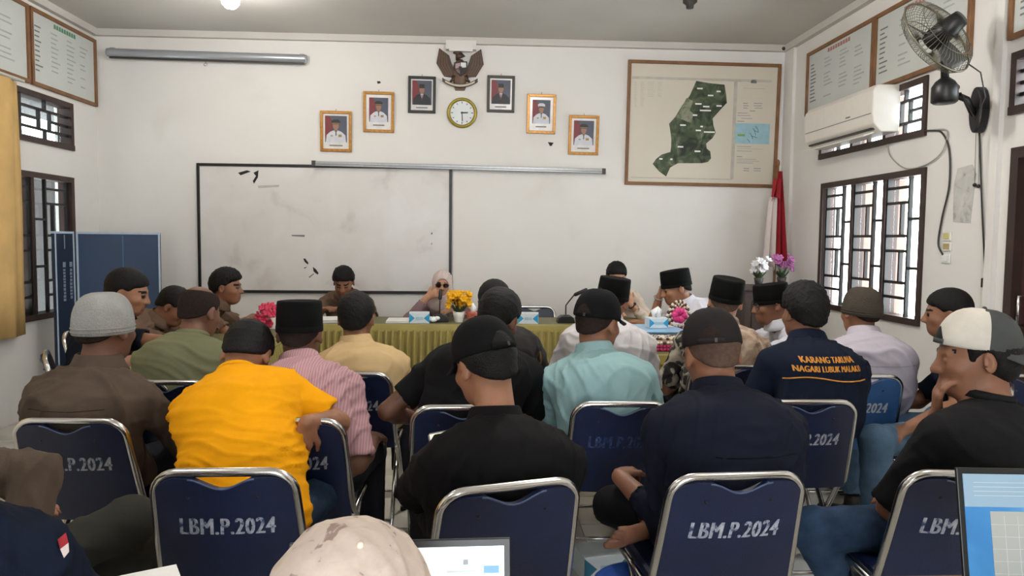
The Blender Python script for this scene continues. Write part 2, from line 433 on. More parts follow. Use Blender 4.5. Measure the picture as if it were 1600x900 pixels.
# projection screen case at the top left
x0,x1,z0,z1 = brect(173,79,481,100)
ps = empty('projection_screen', ((x0+x1)/2, YB-0.06, (z0+z1)/2)); tag(ps, 'rolled-up projection screen in a long silver tube case', 'projection screen'); ps.rotation_euler = (0, 0.010, 0)
L = (x1-x0)/2
My = Matrix.Rotation(R(90), 4, 'Y')
q = MB(); q.lathe([(0.036,-L),(0.038,-L+0.01),(0.038,L-0.01),(0.036,L)], 18, 0, My); q.build('case', mat('silver_case', (172,176,182), 0.32, 0.04, 8, metal=0.5), ps)
q = MB(); q.box((-L+0.02,-0.012,-0.052),(L-0.02,0.006,-0.0365)); q.build('bottom_bar', DGREY, ps)
q = MB(); q.tube([(0.15*0-0.02,0,-0.052),(-0.02,0,-0.07)], 0.003, 6); q.tube([(-0.02+0.016*math.cos(a),0,-0.08+0.012*math.sin(a)) for a in [k*math.pi/5 for k in range(10)]], 0.003, 6, closed=True); q.build('pull_ring', CHROME, ps)
for s in (-1,1):
    q = MB(); q.box((s*(L-0.04)-0.02,0.0,-0.03),(s*(L-0.04)+0.02,0.0595,0.045)); q.build('bracket', SILVER, ps)
# portraits
def ellp(cx, cz, a, b, n=18, t0=0, t1=2*math.pi):
    return [(cx+a*math.cos(t0+(t1-t0)*i/n), cz+b*math.sin(t0+(t1-t0)*i/n)) for i in range(n + (0 if t1-t0 > 6.2 else 1))]
SKINP = mat('print_skin', (150,108,86), 0.5); REDP = mat('print_red', (116,36,42), 0.5); BLUEGP = mat('print_blue_grey', (72,76,92), 0.5)
WHITEU = mat('print_white', (196,198,206), 0.5); BLACKS = mat('print_black', (24,24,30), 0.5); GOLDP = mat('print_gold', (150,120,60), 0.5)
PGLASS = mat('print_paper', (216,212,210), 0.25)
def portrait(px, label, frame, uniform, margin, hat):
    x0,x1,z0,z1 = brect(*px)
    root = empty('portrait_frame', ((x0+x1)/2, YB-0.004, (z0+z1)/2)); tag(root, label, 'picture'); root.rotation_euler = (R(3), R(0.6), 0)
    W, H = x1-x0, z1-z0; t = 0.026
    frame_parts(root, W, H, t, 0.024, frame, -0.002)
    q = MB(); q.box((-W/2+t,-0.012,-H/2+t),(W/2-t,-0.003,H/2-t)); q.build('mount', PGLASS, root)
    w, h = W/2-t-margin, H/2-t-margin
    zb = -h+0.045*H/0.4      # caption strip below the picture
    pr = MB()
    mats_ = [BLUEGP, REDP, SKINP, uniform, BLACKS, WHITEU, GOLDP, INK]
    pr.prism([(-w,zb),(w,zb),(w,h),(-w,h)], -0.0135, -0.0122, 0)
    pr.prism([(-w,zb+0.25*h),(-w*0.3,zb+0.3*h),(-w*0.35,h*0.7),(-w*0.6,h),(-w,h)], -0.0142, -0.0136, 1)
    # shoulders, neck, head
    sh = [(-w*0.92,zb),(w*0.92,zb),(w*0.86,-h*0.25),(w*0.5,-h*0.02),(w*0.18,h*0.06),(-w*0.18,h*0.06),(-w*0.5,-h*0.02),(-w*0.86,-h*0.25)]
    pr.prism(sh, -0.0150, -0.0143, 3)
    pr.prism([(-w*0.16,h*0.0),(w*0.16,h*0.0),(w*0.14,h*0.2),(-w*0.14,h*0.2)], -0.0156, -0.0151, 2)
    pr.prism(ellp(0, h*0.36, w*0.27, h*0.26), -0.0162, -0.0157, 2)
    pr.prism(ellp(0, h*0.42, w*0.29, h*0.24, 14, 0.15, math.pi-0.15), -0.0168, -0.0163, 4)
    if hat:
        pr.prism([(-w*0.36,h*0.5),(w*0.36,h*0.5),(w*0.42,h*0.66),(w*0.2,h*0.76),(-w*0.2,h*0.76),(-w*0.42,h*0.66)], -0.0174, -0.0169, 4 if hat == 1 else 5)
        pr.prism([(-w*0.3,h*0.49),(w*0.3,h*0.49),(w*0.34,h*0.54),(-w*0.34,h*0.54)], -0.0180, -0.0175, 6 if hat == 1 else 4)
    else:
        pr.prism([(-w*0.28,h*0.5),(w*0.28,h*0.5),(w*0.25,h*0.74),(-w*0.25,h*0.74)], -0.0174, -0.0169, 4)
    if uniform is BLACKS:
        pr.prism([(-w*0.14,h*0.05),(w*0.14,h*0.05),(0,zb*0.55)], -0.0157, -0.0151, 5); pr.prism([(-w*0.05,h*0.0),(w*0.05,h*0.0),(w*0.03,zb*0.5),(-w*0.03,zb*0.5)], -0.0163, -0.0158, 1)
    else:
        pr.prism([(-w*0.05,h*0.05),(w*0.05,h*0.05),(w*0.04,zb*0.4),(-w*0.04,zb*0.4)], -0.0157, -0.0151, 4)
        pr.prism([(-w*0.5,-h*0.25),(-w*0.28,-h*0.25),(-w*0.28,-h*0.33),(-w*0.5,-h*0.33)], -0.0157, -0.0151, 6)
        pr.prism([(w*0.22,-h*0.2),(w*0.52,-h*0.2),(w*0.52,-h*0.36),(w*0.22,-h*0.36)], -0.0157, -0.0151, 6)
    pr.prism([(-w*0.6,-h+0.006),(w*0.6,-h+0.006),(w*0.6,-h+0.018),(-w*0.6,-h+0.018)], -0.0130, -0.0122, 7)
    pr.build('portrait_print', mats_, root)
    q = MB(); q.tube([(0,-0.004,H/2-0.002),(0,-0.002,H/2+0.02)], 0.002, 6); q.build('hanging_wire', DGREY, root)
portrait((501,174,550,237), 'gold framed portrait of an officer in white, lowest on the whiteboard side', GOLD, WHITEU, 0.018, 1)
portrait((568,144,616,207), 'gold framed portrait of an officer in white uniform, beside the black framed one', GOLD, WHITEU, 0.028, 1)
portrait((638,120,681,177), 'black framed portrait of a suited man against red and blue', BLACKF, BLACKS, 0.012, 0)
portrait((761,119,804,176), 'dark grey framed portrait of a suited man right of the eagle emblem', DGREY, BLACKS, 0.014, 0)
portrait((823,148,868,209), 'gold framed portrait of a white uniformed officer above the wall stain', GOLD, WHITEU, 0.026, 2)
portrait((888,181,935,242), 'gold framed portrait of an officer, lowest beside the map board', GOLD, WHITEU, 0.022, 1)
# clock
cc = at(722,177,YB)
ck = empty('wall_clock', cc); tag(ck, 'round wall clock with olive gold rim below the eagle emblem', 'clock')
Mx = Matrix.Rotation(R(90), 4, 'X'); RC = 0.142
q = MB(); q.lathe([(RC*0.98,0.001),(RC,0.02),(RC*0.96,0.042),(RC*0.86,0.046),(RC*0.79,0.034),(RC*0.77,0.022)], 40, 0, Mx, cap=False); q.build('rim', mat('olive_gold_rim', (150,134,52), 0.3, 0.1, 20, metal=0.4), ck)
q = MB(); q.lathe([(1e-4,0.020),(RC*0.79,0.020),(RC*0.79,0.024),(1e-4,0.024)], 40, 0, Mx, cap=False, smooth=False); q.build('dial', mat('clock_dial', (214,218,220), 0.4, 0.02), ck)
for k in range(12):
    a = k*math.pi/6; q = MB(); M_ = Matrix.Rotation(-a, 4, 'Y')
    q.box((-0.0035,-0.0265,RC*0.60),(0.0035,-0.0242,RC*(0.70 if k % 3 else 0.73)), 0, M_); q.build('hour_mark', INKD, ck)
for nm, a, ln, wd in (('hour_hand', R(88), 0.055, 0.006), ('minute_hand', R(178), 0.078, 0.004)):
    q = MB(); q.box((-wd,-0.030,-0.012),(wd,-0.0275,ln), 0, Matrix.Rotation(a, 4, 'Y')); q.build(nm, INKD, ck)
# eagle emblem
ge = at(719,108,YB); gs = 7.04/F          # metres per pixel on the wall
em = empty('eagle_emblem', ge); tag(em, 'carved brown eagle emblem with spread wings, shield and ribbon', 'emblem')
BRN = mat('carved_brown', (92,66,46), 0.5, 0.25, 60); BRND = mat('carved_dark_brown', (66,46,34), 0.5, 0.25, 60)
def G(px, py): return ((px-719)*gs, (108-py)*gs)
def emb(px): return [G(*p) for p in px]
for s in (-1, 1):
    wing = empty('wing'); wing.parent = em
    for k in range(9):                    # overlapping feathers from the outer edge in
        t = k/8
        def mx(x): return 719+s*(x-719)
        tipx, tipy = 719+32-13*t, 78+10*t
        rootx, rooty = 719+25-15*t+3, 115+2*t
        q = MB(); dpt = 0.012+0.005*(8-k)*0.5
        bow = 5.0*(1-t)
        poly = emb([(mx(tipx-2.2), tipy+1), (mx(tipx), tipy), (mx(tipx+1.2), tipy+7), (mx((tipx+rootx)/2+bow+1.0), (tipy+rooty)/2+4), (mx(rootx-4), rooty+5), (mx(rootx-8), rooty+2), (mx((tipx+rootx)/2-3.5), (tipy+rooty)/2)])
        if s < 0: poly = poly[::-1]
        q.prism(poly, -0.018-0.003*k, -0.001); q.build('feather', BRN if k % 2 else BRND, wing)
q = MB(); q.ell((0,-0.03,G(0,116)[1]), (12*gs,0.03,22*gs), 16, 10); q.build('breast', BRN, em)
q = MB(); hx, hz = G(716,85); q.ell((hx,-0.05,hz), (5.2*gs,0.03,5.5*gs)); q.ell(((716-4-719)*gs,-0.05,hz-0.004), (4*gs,0.012,2.0*gs)); q.tube([(hx,-0.045,hz),(0.004,-0.035,hz-0.05)], [0.026,0.05], 10); q.build('head', BRND, em)
sh = MB(); sh.prism(emb([(710,101),(719,99),(730,99),(730,108),(728,115),(720,121),(713,115),(710,109)]), -0.075, -0.05, 0)
sh.prism(emb([(712,103),(719,101.5),(719,109),(712,110)]), -0.079, -0.0752, 1); sh.prism(emb([(720,101),(728,101),(728.5,108),(720,109)]), -0.079, -0.0752, 2)
sh.prism(emb([(712.5,111),(719,110),(719,118),(714,115)]), -0.079, -0.0752, 3); sh.prism(emb([(720,110),(728,109),(726.5,114),(720,118)]), -0.079, -0.0752, 4)
sh.prism(emb([(717,107),(722,107),(722,112),(719.5,114),(717,112)]), -0.083, -0.0792, 4)
sh.build('shield', [BLACKF, mat('shield_pink', (168,140,142), 0.4), mat('shield_white', (216,216,216), 0.3), mat('shield_brown', (110,92,84), 0.4), BLACKF], em)
for s in (-1, 1):
    q = MB(); q.tube([(s*8*gs,-0.03,G(0,120)[1]), (s*11*gs,-0.035,G(0,126)[1]), (s*15*gs,-0.03,G(0,128)[1])], [0.028,0.016,0.008], 8); q.build('talon', BRND, em)
q = MB(); q.prism(emb([(713,122),(726,122),(729,134),(726,141),(712,141),(709,134)]), -0.03, -0.001); q.build('tail', BRN, em)
rb = []
for k in range(13):
    a = -1+k/6; rb.append((719+27*a, 135-9*a*a))
q = MB(); q.prism(emb([(x, y-3) for x, y in rb]+[(x, y+2.5) for x, y in rb[::-1]]), -0.052, -0.040, 0)
q.prism(emb([(x, y-1.6) for x, y in rb[1:-1]]+[(x, y+1.2) for x, y in rb[1:-1][::-1]]), -0.055, -0.0522, 1)
q.build('ribbon', [BRND, mat('ribbon_cream', (190,180,160), 0.5)], em)
# plaster block above the emblem
x0,x1,z0,z1 = brect(697,66,744,80)
q = MB(); q.box((x0,YB-0.07,z0),(x1,YB-0.0505,z1)); q.box((x0+0.03,YB-0.09,z0-0.02),(x1-0.03,YB-0.0705,z1-0.03)); q.box((x0,YB-0.05,z0),(x1,YB-0.0005,ZC-0.061))
tag(q.build('plaster_bracket', WALL), 'plain plaster block on the wall above the eagle emblem', 'bracket')
# stains on the plaster
def stain(pts, label, mt=BK):
    P = [at(px,py,YB) for px,py in pts]; q = MB(); q.prism([(p.x,p.z) for p in P], YB-0.003, YB-0.0005); tag(q.build('wall_hole', mt), label, 'hole')
stain([(856,222),(865,223),(862,228),(859,228)], 'small dark chipped hole below the white uniformed portrait')
stain([(589,127),(594,127),(595,130),(590,131)], 'small dark nail hole above the gold framed portrait')
def fixing(px, py, d_, label):
    p = at(px,py,YB); q = MB(); q.ell((p.x,YB-0.03,p.z),(0.024,0.03,0.024),12,8); q.tube([(p.x,YB-0.03,p.z),(p.x,YB-0.0005,p.z+0.03)],0.012,8); tag(q.build('camera_dome', BLACKP), label, 'camera')
fixing(1221,78,0,'tiny black surveillance camera in the corner above the map')
# map board
x0,x1,z0,z1 = brect(978,98,1215,291)
mp = empty('map_board', ((x0+x1)/2, YB-0.004, (z0+z1)/2)); tag(mp, 'large wood framed map board showing a green aerial land parcel', 'map'); mp.rotation_euler = (R(1.2), R(0.4), 0)
W, H = x1-x0, z1-z0
frame_parts(mp, W, H, 0.03, 0.03, WOOD, -0.001)
q = MB(); q.box((-W/2+0.03,-0.012,-H/2+0.03),(W/2-0.03,-0.0015,H/2-0.03)); q.build('sheet', mat('map_sheet', (206,198,184), 0.6, 0.03, 2), mp)
mxc, mzc = (x0+x1)/2, (z0+z1)/2
def MP(px, py):
    p = at(px, py, YB-0.014); return (p.x-mxc, p.z-mzc)
zk = 320/1309.0
def ZP(u, v): return MP(950+u*zk, 80+v*zk)
green = [ZP(*p) for p in ((560,192),(640,205),(740,215),(752,280),(757,330),(715,375),(668,430),(672,470),(688,520),(668,555),(628,590),(632,622),(655,640),(660,685),(640,708),(605,715),(520,716),(450,716),(400,745),(375,802),(330,770),(288,722),(310,690),(345,662),(400,645),(405,610),(405,560),(398,510),(390,465),(430,420),(470,350),(520,285))]
q = MB(); q.prism(green, -0.0150, -0.0125); q.build('aerial_print', pattern('aerial_green', [(34,42,34),(60,74,50),(84,94,70),(128,130,112)], 'noise', 9, 0.6, 1.2, [0.34,0.48,0.6,0.76]), mp)
pale = [ZP(*p) for p in ((500,300),(540,320),(520,380),(545,400),(530,462),(480,440),(432,425),(465,365))]
q = MB(); q.prism(pale, -0.0160, -0.0151); q.build('pale_field', pattern('aerial_pale', [(90,100,76),(140,142,122)], 'noise', 14, 0.6, 1.0), mp)
lb = MB()
for u, v, l in ((565,240,36),(690,258,26),(635,284,34),(555,338,40),(605,355,40),(690,350,34),(585,380,70),(540,410,28),(460,474,36),(590,482,16),(560,507,34),(612,517,70),(446,612,36),(555,640,36),(330,690,20),(400,692,14)):
    p0_, p1_ = ZP(u, v-5), ZP(u+l, v+5); lb.prism([(p0_[0],p1_[1]),(p1_[0],p1_[1]),(p1_[0],p0_[1]),(p0_[0],p0_[1])], -0.0170, -0.0161)
o = lb.build('place_name_labels', PAPER, mp); o['kind'] = 'stuff'
tx = MB()
def txbar(u0_, v0, u1_, v1, mi=0):
    p0_, p1_ = ZP(u0_, v0), ZP(u1_, v1); tx.prism([(p0_[0],p1_[1]),(p1_[0],p1_[1]),(p1_[0],p0_[1]),(p0_[0],p0_[1])], -0.0132, -0.0121, mi)
for cx_, n_, w_ in ((165,18,20),(205,18,28),(250,11,50),(315,11,30)):
    for k in range(n_): txbar(cx_, 200+k*9, cx_+w_*(0.6+0.4*random.random()), 203+k*9, 1)
for v, a, b in ((217,838,1020),(235,858,1000),(300,828,1030),(330,860,890),(330,930,985),(345,862,895),(345,930,980),(360,862,890),(360,935,985),(378,905,940),(392,825,890),(408,825,910),(426,850,920),(444,825,870),(606,825,915),(620,825,990),(634,825,920),(670,825,860),(686,825,950),(698,825,970),(710,825,930),(745,870,905),(745,935,980),(760,870,905),(760,935,980)):
    txbar(a, v, b, v+4, 0)
txbar(150,180,1040,183,1); txbar(803,180,806,815,1); txbar(150,812,800,815,1); txbar(910,180,945,205,0)
tx.build('legend_print', [INK, mat('ink_pale', (184,178,168), 0.9)], mp)
q = MB(); p0_, p1_ = ZP(816,458), ZP(1030,592); q.prism([(p0_[0],p1_[1]),(p1_[0],p1_[1]),(p1_[0],p0_[1]),(p0_[0],p0_[1])], -0.0140, -0.0121, 0)
for (u,v,a,b) in ((905,520,20,40),(925,490,18,45),(940,475,22,40),(890,560,16,22),(915,540,40,12),(935,505,25,14)):
    p0_, p1_ = ZP(u, v), ZP(u+a, v+b)
    mid = ((p0_[0]+p1_[0])/2, (p0_[1]+p1_[1])/2)
    q.tube([(p0_[0],-0.0145,p0_[1]),(mid[0]+0.008,-0.0145,mid[1]),(p1_[0],-0.0145,p1_[1])], 0.0022, 5, 1)
p0_, p1_ = ZP(828,528), ZP(874,542); q.prism([(p0_[0],p1_[1]),(p1_[0],p1_[1]),(p1_[0],p0_[1]),(p0_[0],p0_[1])], -0.0150, -0.0141, 2)
q.build('inset_map', [mat('inset_blue', (150,188,200), 0.6), INKD, mat('inset_green', (130,160,90), 0.6)], mp)

# ------------------------------------------------------------------ boards on the side walls
BOARD = mat('data_board', (196,200,196), 0.35, 0.03, 3)
def side_board(X, s, rect, label, title_mat, rows, thick=0.03):
    """s=+1: left wall (faces +x); columns of printed rows"""
    y0, y1, z0, z1 = rect
    root = empty('data_board', (X, (y0+y1)/2, (z0+z1)/2), R(90) if s > 0 else R(-90)); tag(root, label, 'board')
    W, H = y1-y0, z1-z0
    frame_parts(root, W, H, thick, 0.03, WOOD, 0.0)
    q = MB(); q.box((-W/2+thick,-0.014,-H/2+thick),(W/2-thick,-0.001,H/2-thick)); q.build('sheet', BOARD, root)
    t = MB(); rnd = random.Random(int(y0*100)+7)
    w, h = W/2-thick, H/2-thick
    for k in range(9):
        u = -w*0.35+k*w*0.08; t.prism([(u,h*0.80),(u+w*0.065,h*0.80),(u+w*0.06,h*0.93),(u+w*0.004,h*0.93)], -0.0155, -0.0143, 1)
    for col, ln in ((-0.93,0.22),(-0.45,0.3),(0.05,0.3),(0.5,0.3)):
        for k in range(rows):
            z = h*0.6-k*(h*1.4/rows); l = w*ln*(0.5+0.5*rnd.random())
            if col > -0.9 and rnd.random() < 0.25: continue
            t.prism([(col*w,z),(col*w+l,z),(col*w+l,z+h*0.045),(col*w,z+h*0.045)], -0.0150, -0.0143, 0 if col < -0.9 else 2)
    t.build('printed_rows', [INK, title_mat, mat('ink_veryfaint', (168,172,170), 0.9)], root)['kind'] = 'stuff'
GREENT = mat('title_green', (90,138,108), 0.8); REDT = mat('title_red', (168,120,112), 0.8)
side_board(XL, 1, zrange(XL, (44,8), (147,64), (147,169), (44,128)), 'wood framed data board with green heading on the left wall', GREENT, 10)
r1 = zrange(XL, (44,8), (147,64), (147,169), (44,128))
side_board(XL, 1, (r1[0]-1.62, r1[0]-0.02, r1[2], r1[3]), 'wood framed white board above the tan curtain', GREENT, 10)
b1 = zrange(XR, (1264,82), (1369,30), (1369,143), (1263,182)); side_board(XR, -1, b1, 'wood framed data board with red heading above the air conditioner', REDT, 11)
b2 = zrange(XR, (1370,28), (1523,-40), (1523,103), (1370,141)); b2 = (b2[0], b1[0]-0.005, b1[2], b1[3]); side_board(XR, -1, b2, 'wood framed data board behind the wall fan', REDT, 10)
yb2 = onx(1581,60,XR).y; side_board(XR, -1, (yb2-1.3, yb2, onx(1581,64,XR).z, b1[3]), 'wood framed board above the brown door', REDT, 10)

# ------------------------------------------------------------------ air conditioner, fan, cables on the right wall
ya, yb = onx(1384,200,XR-0.1).y, onx(1275,200,XR-0.1).y
zb_, zt_ = onx(1300,222,XR-0.2).z, b1[2]-0.015
ac = empty('air_conditioner', (XR, (ya+yb)/2, zb_), R(-90)); tag(ac, 'white split air conditioner below the red headed data board', 'air conditioner')
L = (yb-ya)/2; hh = zt_-zb_
ACW = mat('ac_white', (222,216,208), 0.35, 0.02)
prof = [(-0.001,0.0),(-0.13,0.0),(-0.19,0.06),(-0.20,0.12),(-0.20,hh-0.04),(-0.17,hh),(-0.001,hh)]
q = MB(); n = len(prof); q.add([(-L, y, z) for y, z in prof]+[(L, y, z) for y, z in prof], [tuple(range(n))[::-1], tuple(range(n, 2*n))]+[(i, (i+1) % n, (i+1) % n+n, i+n) for i in range(n)]); q.build('casing', ACW, ac, bevel=0.008)
q = MB(); q.box((-L+0.04,-0.235,0.045),(L-0.04,-0.150,0.055), 0, Matrix.Rotation(R(18), 4, 'X')); q.build('louvre', ACW, ac)
q = MB(); q.box((-L+0.05,-0.181,0.02),(L-0.05,-0.150,0.032), 0); q.build('outlet_slot', DGREY, ac)
q = MB(); q.box((-L+0.02,-0.2015,0.125),(L-0.02,-0.2005,0.131)); q.build('panel_seam', INK, ac)
q = MB(); q.box((L*0.3,-0.2025,0.145),(L*0.42,-0.2005,0.155)); q.build('badge', INK, ac)
# pipe bundle and cable of the air conditioner
def cable(name, pts, r, mt, label, cat='cable'):
    P = [Vector(p) for p in pts]; out = []
    for i in range(len(P)-1):                      # Catmull-Rom
        a, b, c_, d_ = P[max(i-1,0)], P[i], P[i+1], P[min(i+2,len(P)-1)]
        for k in range(8):
            t = k/8; out.append(0.5*((2*b)+(c_-a)*t+(2*a-5*b+4*c_-d_)*t*t+(3*b-a-3*c_+d_)*t**3))
    out.append(P[-1]); q = MB(); q.tube(out, r, 7); o = q.build(name, mt); tag(o, label, cat); return o
XW = XR-0.012
cable('cable', [onx(*p, XW) for p in ((1386,218),(1420,208),(1455,204),(1472,208),(1483,235),(1483,290),(1472,340),(1466,380),(1473,398))], 0.006, DGREY, 'dark cable looping from the air conditioner down to a socket')
cable('cable', [onx(*p, XW) for p in ((1386,222),(1392,245),(1415,263),(1445,258),(1470,240),(1480,215),(1478,203),(1460,203))], 0.0045, mat('grey_cable', (160,158,150), 0.6), 'thin pale cable hanging in a loop over the big window')
cable('cable', [onx(*p, XW) for p in ((1530,203),(1532,260),(1535,340),(1538,400),(1539,436))], 0.005, BLACKP, 'thin black cord hanging straight down from the wall fan')
pg = onx(1539,440,XW); q = MB(); q.box((pg.x-0.012,pg.y-0.022,pg.z-0.035),(pg.x+0.010,pg.y+0.022,pg.z+0.02)); q.tube([(pg.x,pg.y-0.01,pg.z-0.035),(pg.x,pg.y-0.01,pg.z-0.055)],0.003,6); q.tube([(pg.x,pg.y+0.01,pg.z-0.035),(pg.x,pg.y+0.01,pg.z-0.055)],0.003,6); tag(q.build('power_plug', BLACKP, bevel=0.005), 'black plug dangling at the end of the fan cord', 'plug')
for px_, py_, lab, mt in ((1481,369,'cream switch plate with yellow rocker above the other switch', mat('cream_switch', (200,186,120), 0.5)), (1481,385,'cream switch plate with brown rocker below the yellow one', mat('tan_switch', (168,148,96), 0.5)), (1479,404,'white wall socket at the end of the air conditioner cable', WHITEP)):
    p = onx(px_, py_, XR); root = empty('wall_switch', p, R(-90)); tag(root, lab, 'switch')
    q = MB(); q.box((-0.042,-0.010,-0.030),(0.042,-0.0005,0.030)); q.build('plate', WHITEP, root, bevel=0.004)
    q = MB(); q.box((-0.030,-0.014,-0.018),(0.030,-0.0105,0.018)); q.build('rocker', mt, root, bevel=0.002)
p = onx(1507,300,XR); q = MB(); q.prism([(-0.09,-0.18),(0.07,-0.19),(0.10,0.10),(0.06,0.16),(-0.07,0.15),(-0.10,0.05)], -0.0035, -0.0005); o = q.build('faded_poster', pattern('poster_remains', [(150,150,146),(188,187,182),(200,198,193)], 'noise', 14, 0.9, 0.5, [0.3,0.45,0.7])); o.location = p; o.rotation_euler = (0,0,R(-90)); tag(o, 'faded grey remains of a paper notice beside the switches', 'poster')
# small cords with pull knobs right of the notice
for k, (px_, pxt) in enumerate(((1523,1525),(1529,1530))):
    a_, b_ = onx(pxt,205,XW), onx(px_,289 if k == 0 else 291,XW)
    q = MB(); q.tube([a_, b_], 0.0015, 5); q.ell(b_, 0.012, 10, 6); tag(q.build('pull_cord', BLACKP), ['thin pull cord with black knob, the shorter of the two', 'thin pull cord with black knob, the longer of the two'][k], 'cord')
# wall fan
fb = onx(1530,172,XR-0.03)
fan = empty('wall_fan', (XR-0.0005, fb.y, fb.z), 0); tag(fan, 'black bracket wall fan with wire cage tilted upwards', 'fan')
def FL(px, py, X): return at(px, py, onx(1476,142,X).y)-Vector((XR-0.0005, fb.y, fb.z))
q = MB(); q.prism(ellp(0, 0, 0.055, 0.135, 20), -0.06, -0.0005, 0, Matrix.Rotation(R(-90), 4, 'Z')); q.build('wall_plate', BLACKP, fan, bevel=0.01)
XA = XR-0.38
j = FL(1476,142,XA)
q = MB(); q.tube([(-0.06,0,-0.03),(-0.11,0.0,0.06),(-0.18,0.03,0.10),(-0.26,j.y*0.6,0.10),tuple(j)], 0.020, 10); q.build('arm', BLACKP, fan)
q = MB(); q.lathe([(0.055,-0.07),(0.068,-0.06),(0.068,0.02),(0.05,0.05),(0.025,0.07)], 18, 0, Matrix.Translation(j)); q.build('swivel_housing', BLACKP, fan)
hd = FL(1474,45,XA)
q = MB(); q.tube([tuple(j+Vector((0,0,0.05))), tuple(j.lerp(hd,0.5)+Vector((0,0,0.02))), tuple(hd+Vector((0,0,-0.03)))], [0.022,0.018,0.02], 10); q.build('neck', BLACKP, fan)
nrm = (Vector((-0.35,-0.45,-0.84))).normalized()
# the wire cage disc seen nearly edge on: long axis runs down to the right in the picture
mc = FL(1464,58,XA)
e1 = (FL(1514,100,XA)-FL(1416,16,XA)); Rg = e1.length/2; e1.normalize()
view = (Vector((XA, fb.y, fb.z))-CAM).normalized()
e2a = e1.cross(view).normalized()
sn = 0.42
e2 = (e2a*sn + view*math.sqrt(1-sn*sn)).normalized()
nrm = e1.cross(e2).normalized()
if nrm.z > 0: nrm = -nrm
FM = Matrix((e1, nrm.cross(e1), nrm)).transposed().to_4x4(); FM.translation = mc
cg = MB()
for k in range(56):
    a = 2*math.pi*k/56
    for sgn in (-1, 1):
        pts = [FM @ Vector((math.cos(a)*r_, math.sin(a)*r_, z_*sgn)) for r_, z_ in ((0.05,0.075),(Rg*0.55,0.072),(Rg*0.9,0.045),(Rg,0.006))]
        cg.tube(pts, 0.0016, 4)
for r_, z_ in ((Rg,0.0),(Rg*0.72,0.063),(Rg*0.72,-0.063),(0.05,0.075),(0.05,-0.075)):
    cg.tube([FM @ Vector((math.cos(t)*r_, math.sin(t)*r_, z_)) for t in [2*math.pi*k/40 for k in range(40)]], 0.006 if r_ == Rg else 0.002, 6, closed=True)
cg.build('wire_cage', mat('cage_wire', (120,116,100), 0.4, 0.1, 10, metal=0.6), fan)
q = MB(); q.lathe([(1e-4,0.05),(0.05,0.05),(0.06,0.02),(0.06,-0.05),(0.045,-0.15),(1e-4,-0.155)], 18, 0, FM, cap=False); q.tube([tuple(hd+Vector((0,0,-0.03))), tuple(FM @ Vector((0,0,-0.1)))], 0.022, 8); q.build('motor', BLACKP, fan)
for k in range(3):
    a0 = 2*math.pi*k/3+0.5; vs_ = []
    for i in range(6):
        rr = 0.05+(Rg*0.86-0.05)*i/5; wd = 0.42*(0.6+0.6*math.sin(math.pi*(0.25+0.6*i/5)))
        for jx in range(5):
            t = a0+wd*(jx/4-0.5)*1.6; vs_.append(FM @ Vector((rr*math.cos(t), rr*math.sin(t), 0.028*(jx/4-0.5)*2)))
    q = MB(); q.add(vs_, [(i*5+jx, i*5+jx+1, (i+1)*5+jx+1, (i+1)*5+jx) for i in range(5) for jx in range(4)], 0, True)
    o = q.build('blade', mat('fan_blade', (70,72,72), 0.4), fan); md = o.modifiers.new('t', 'SOLIDIFY'); md.thickness = 0.003
q = MB(); e_ = FM @ Vector((Rg,0,0)); q.tube([e_, e_+Vector((0.06,-0.02,-0.05)), e_+Vector((0.10,-0.01,-0.18)), e_+Vector((0.07,0.02,-0.30)), Vector((-0.14,0.01,0.10))], 0.004, 6); q.build('cord', DGREY, fan)

# ------------------------------------------------------------------ flag, lectern with flowers, folded table
fp = at(1214,300,6.72)
flag = empty('flag_stand', (fp.x, 6.72, 0)); tag(flag, 'red and white flag hanging on a wooden pole in the corner', 'flag')
zt = at(1214,255,6.72).z
q = MB(); q.tube([(0,0,0.03),(0,0,zt-0.02)], 0.013, 10); q.ell((0,0,zt), (0.02,0.02,0.035), 10, 8); q.build('pole', WOOD, flag)
q = MB(); q.lathe([(0.16,0.001),(0.16,0.03),(0.04,0.05),(0.03,0.12),(0.016,0.12)], 18); q.build('base', DWOOD, flag)
def drape(name, mt, x_top, x_bot, w_top, w_bot, z0_, z1_, folds, dy, par):
    n = 40; rows = 14; vs_ = []
    for jx in range(rows+1):
        t = jx/rows; z = z1_+(z0_-z1_)*t; w_ = w_top+(w_bot-w_top)*t; xo = x_top+(x_bot-x_top)*t
        for i in range(n+1):
            u = i/n-0.5; ph = folds*2*math.pi*u
            vs_.append((xo+u*w_+0.006*math.sin(ph*2+t*2), dy+(0.012+0.028*t)*math.sin(ph+t*1.5), z+0.02*math.sin(u*9)*t))
    q = MB(); q.add(vs_, [(jx*(n+1)+i, jx*(n+1)+i+1, (jx+1)*(n+1)+i+1, (jx+1)*(n+1)+i) for jx in range(rows) for i in range(n)], 0, True)
    o = q.build(name, mt, par); md = o.modifiers.new('t', 'SOLIDIFY'); md.thickness = 0.003
z_ = lambda py: at(1214,py,6.72).z
REDC = mat('red_cloth', (150,20,34), 0.75, 0.1, 9); WHC = mat('white_cloth', (206,194,190), 0.8, 0.04, 9)
drape('red_band', REDC, 0.012, 0.05, 0.03, 0.15, z_(412), z_(268), 2.2, -0.03, flag)
drape('red_band', REDC, -0.025, -0.055, 0.05, 0.08, z_(312), z_(280), 1.2, -0.07, flag)
drape('white_band', WHC, -0.055, -0.075, 0.07, 0.10, z_(420), z_(308), 1.6, -0.055, flag)
lx = at(1196,440,6.35)
lec = empty('lectern', (lx.x, 6.35, 0)); tag(lec, 'dark wooden lectern under the artificial flowers', 'lectern')
hz_ = at(1196,446,6.35).z
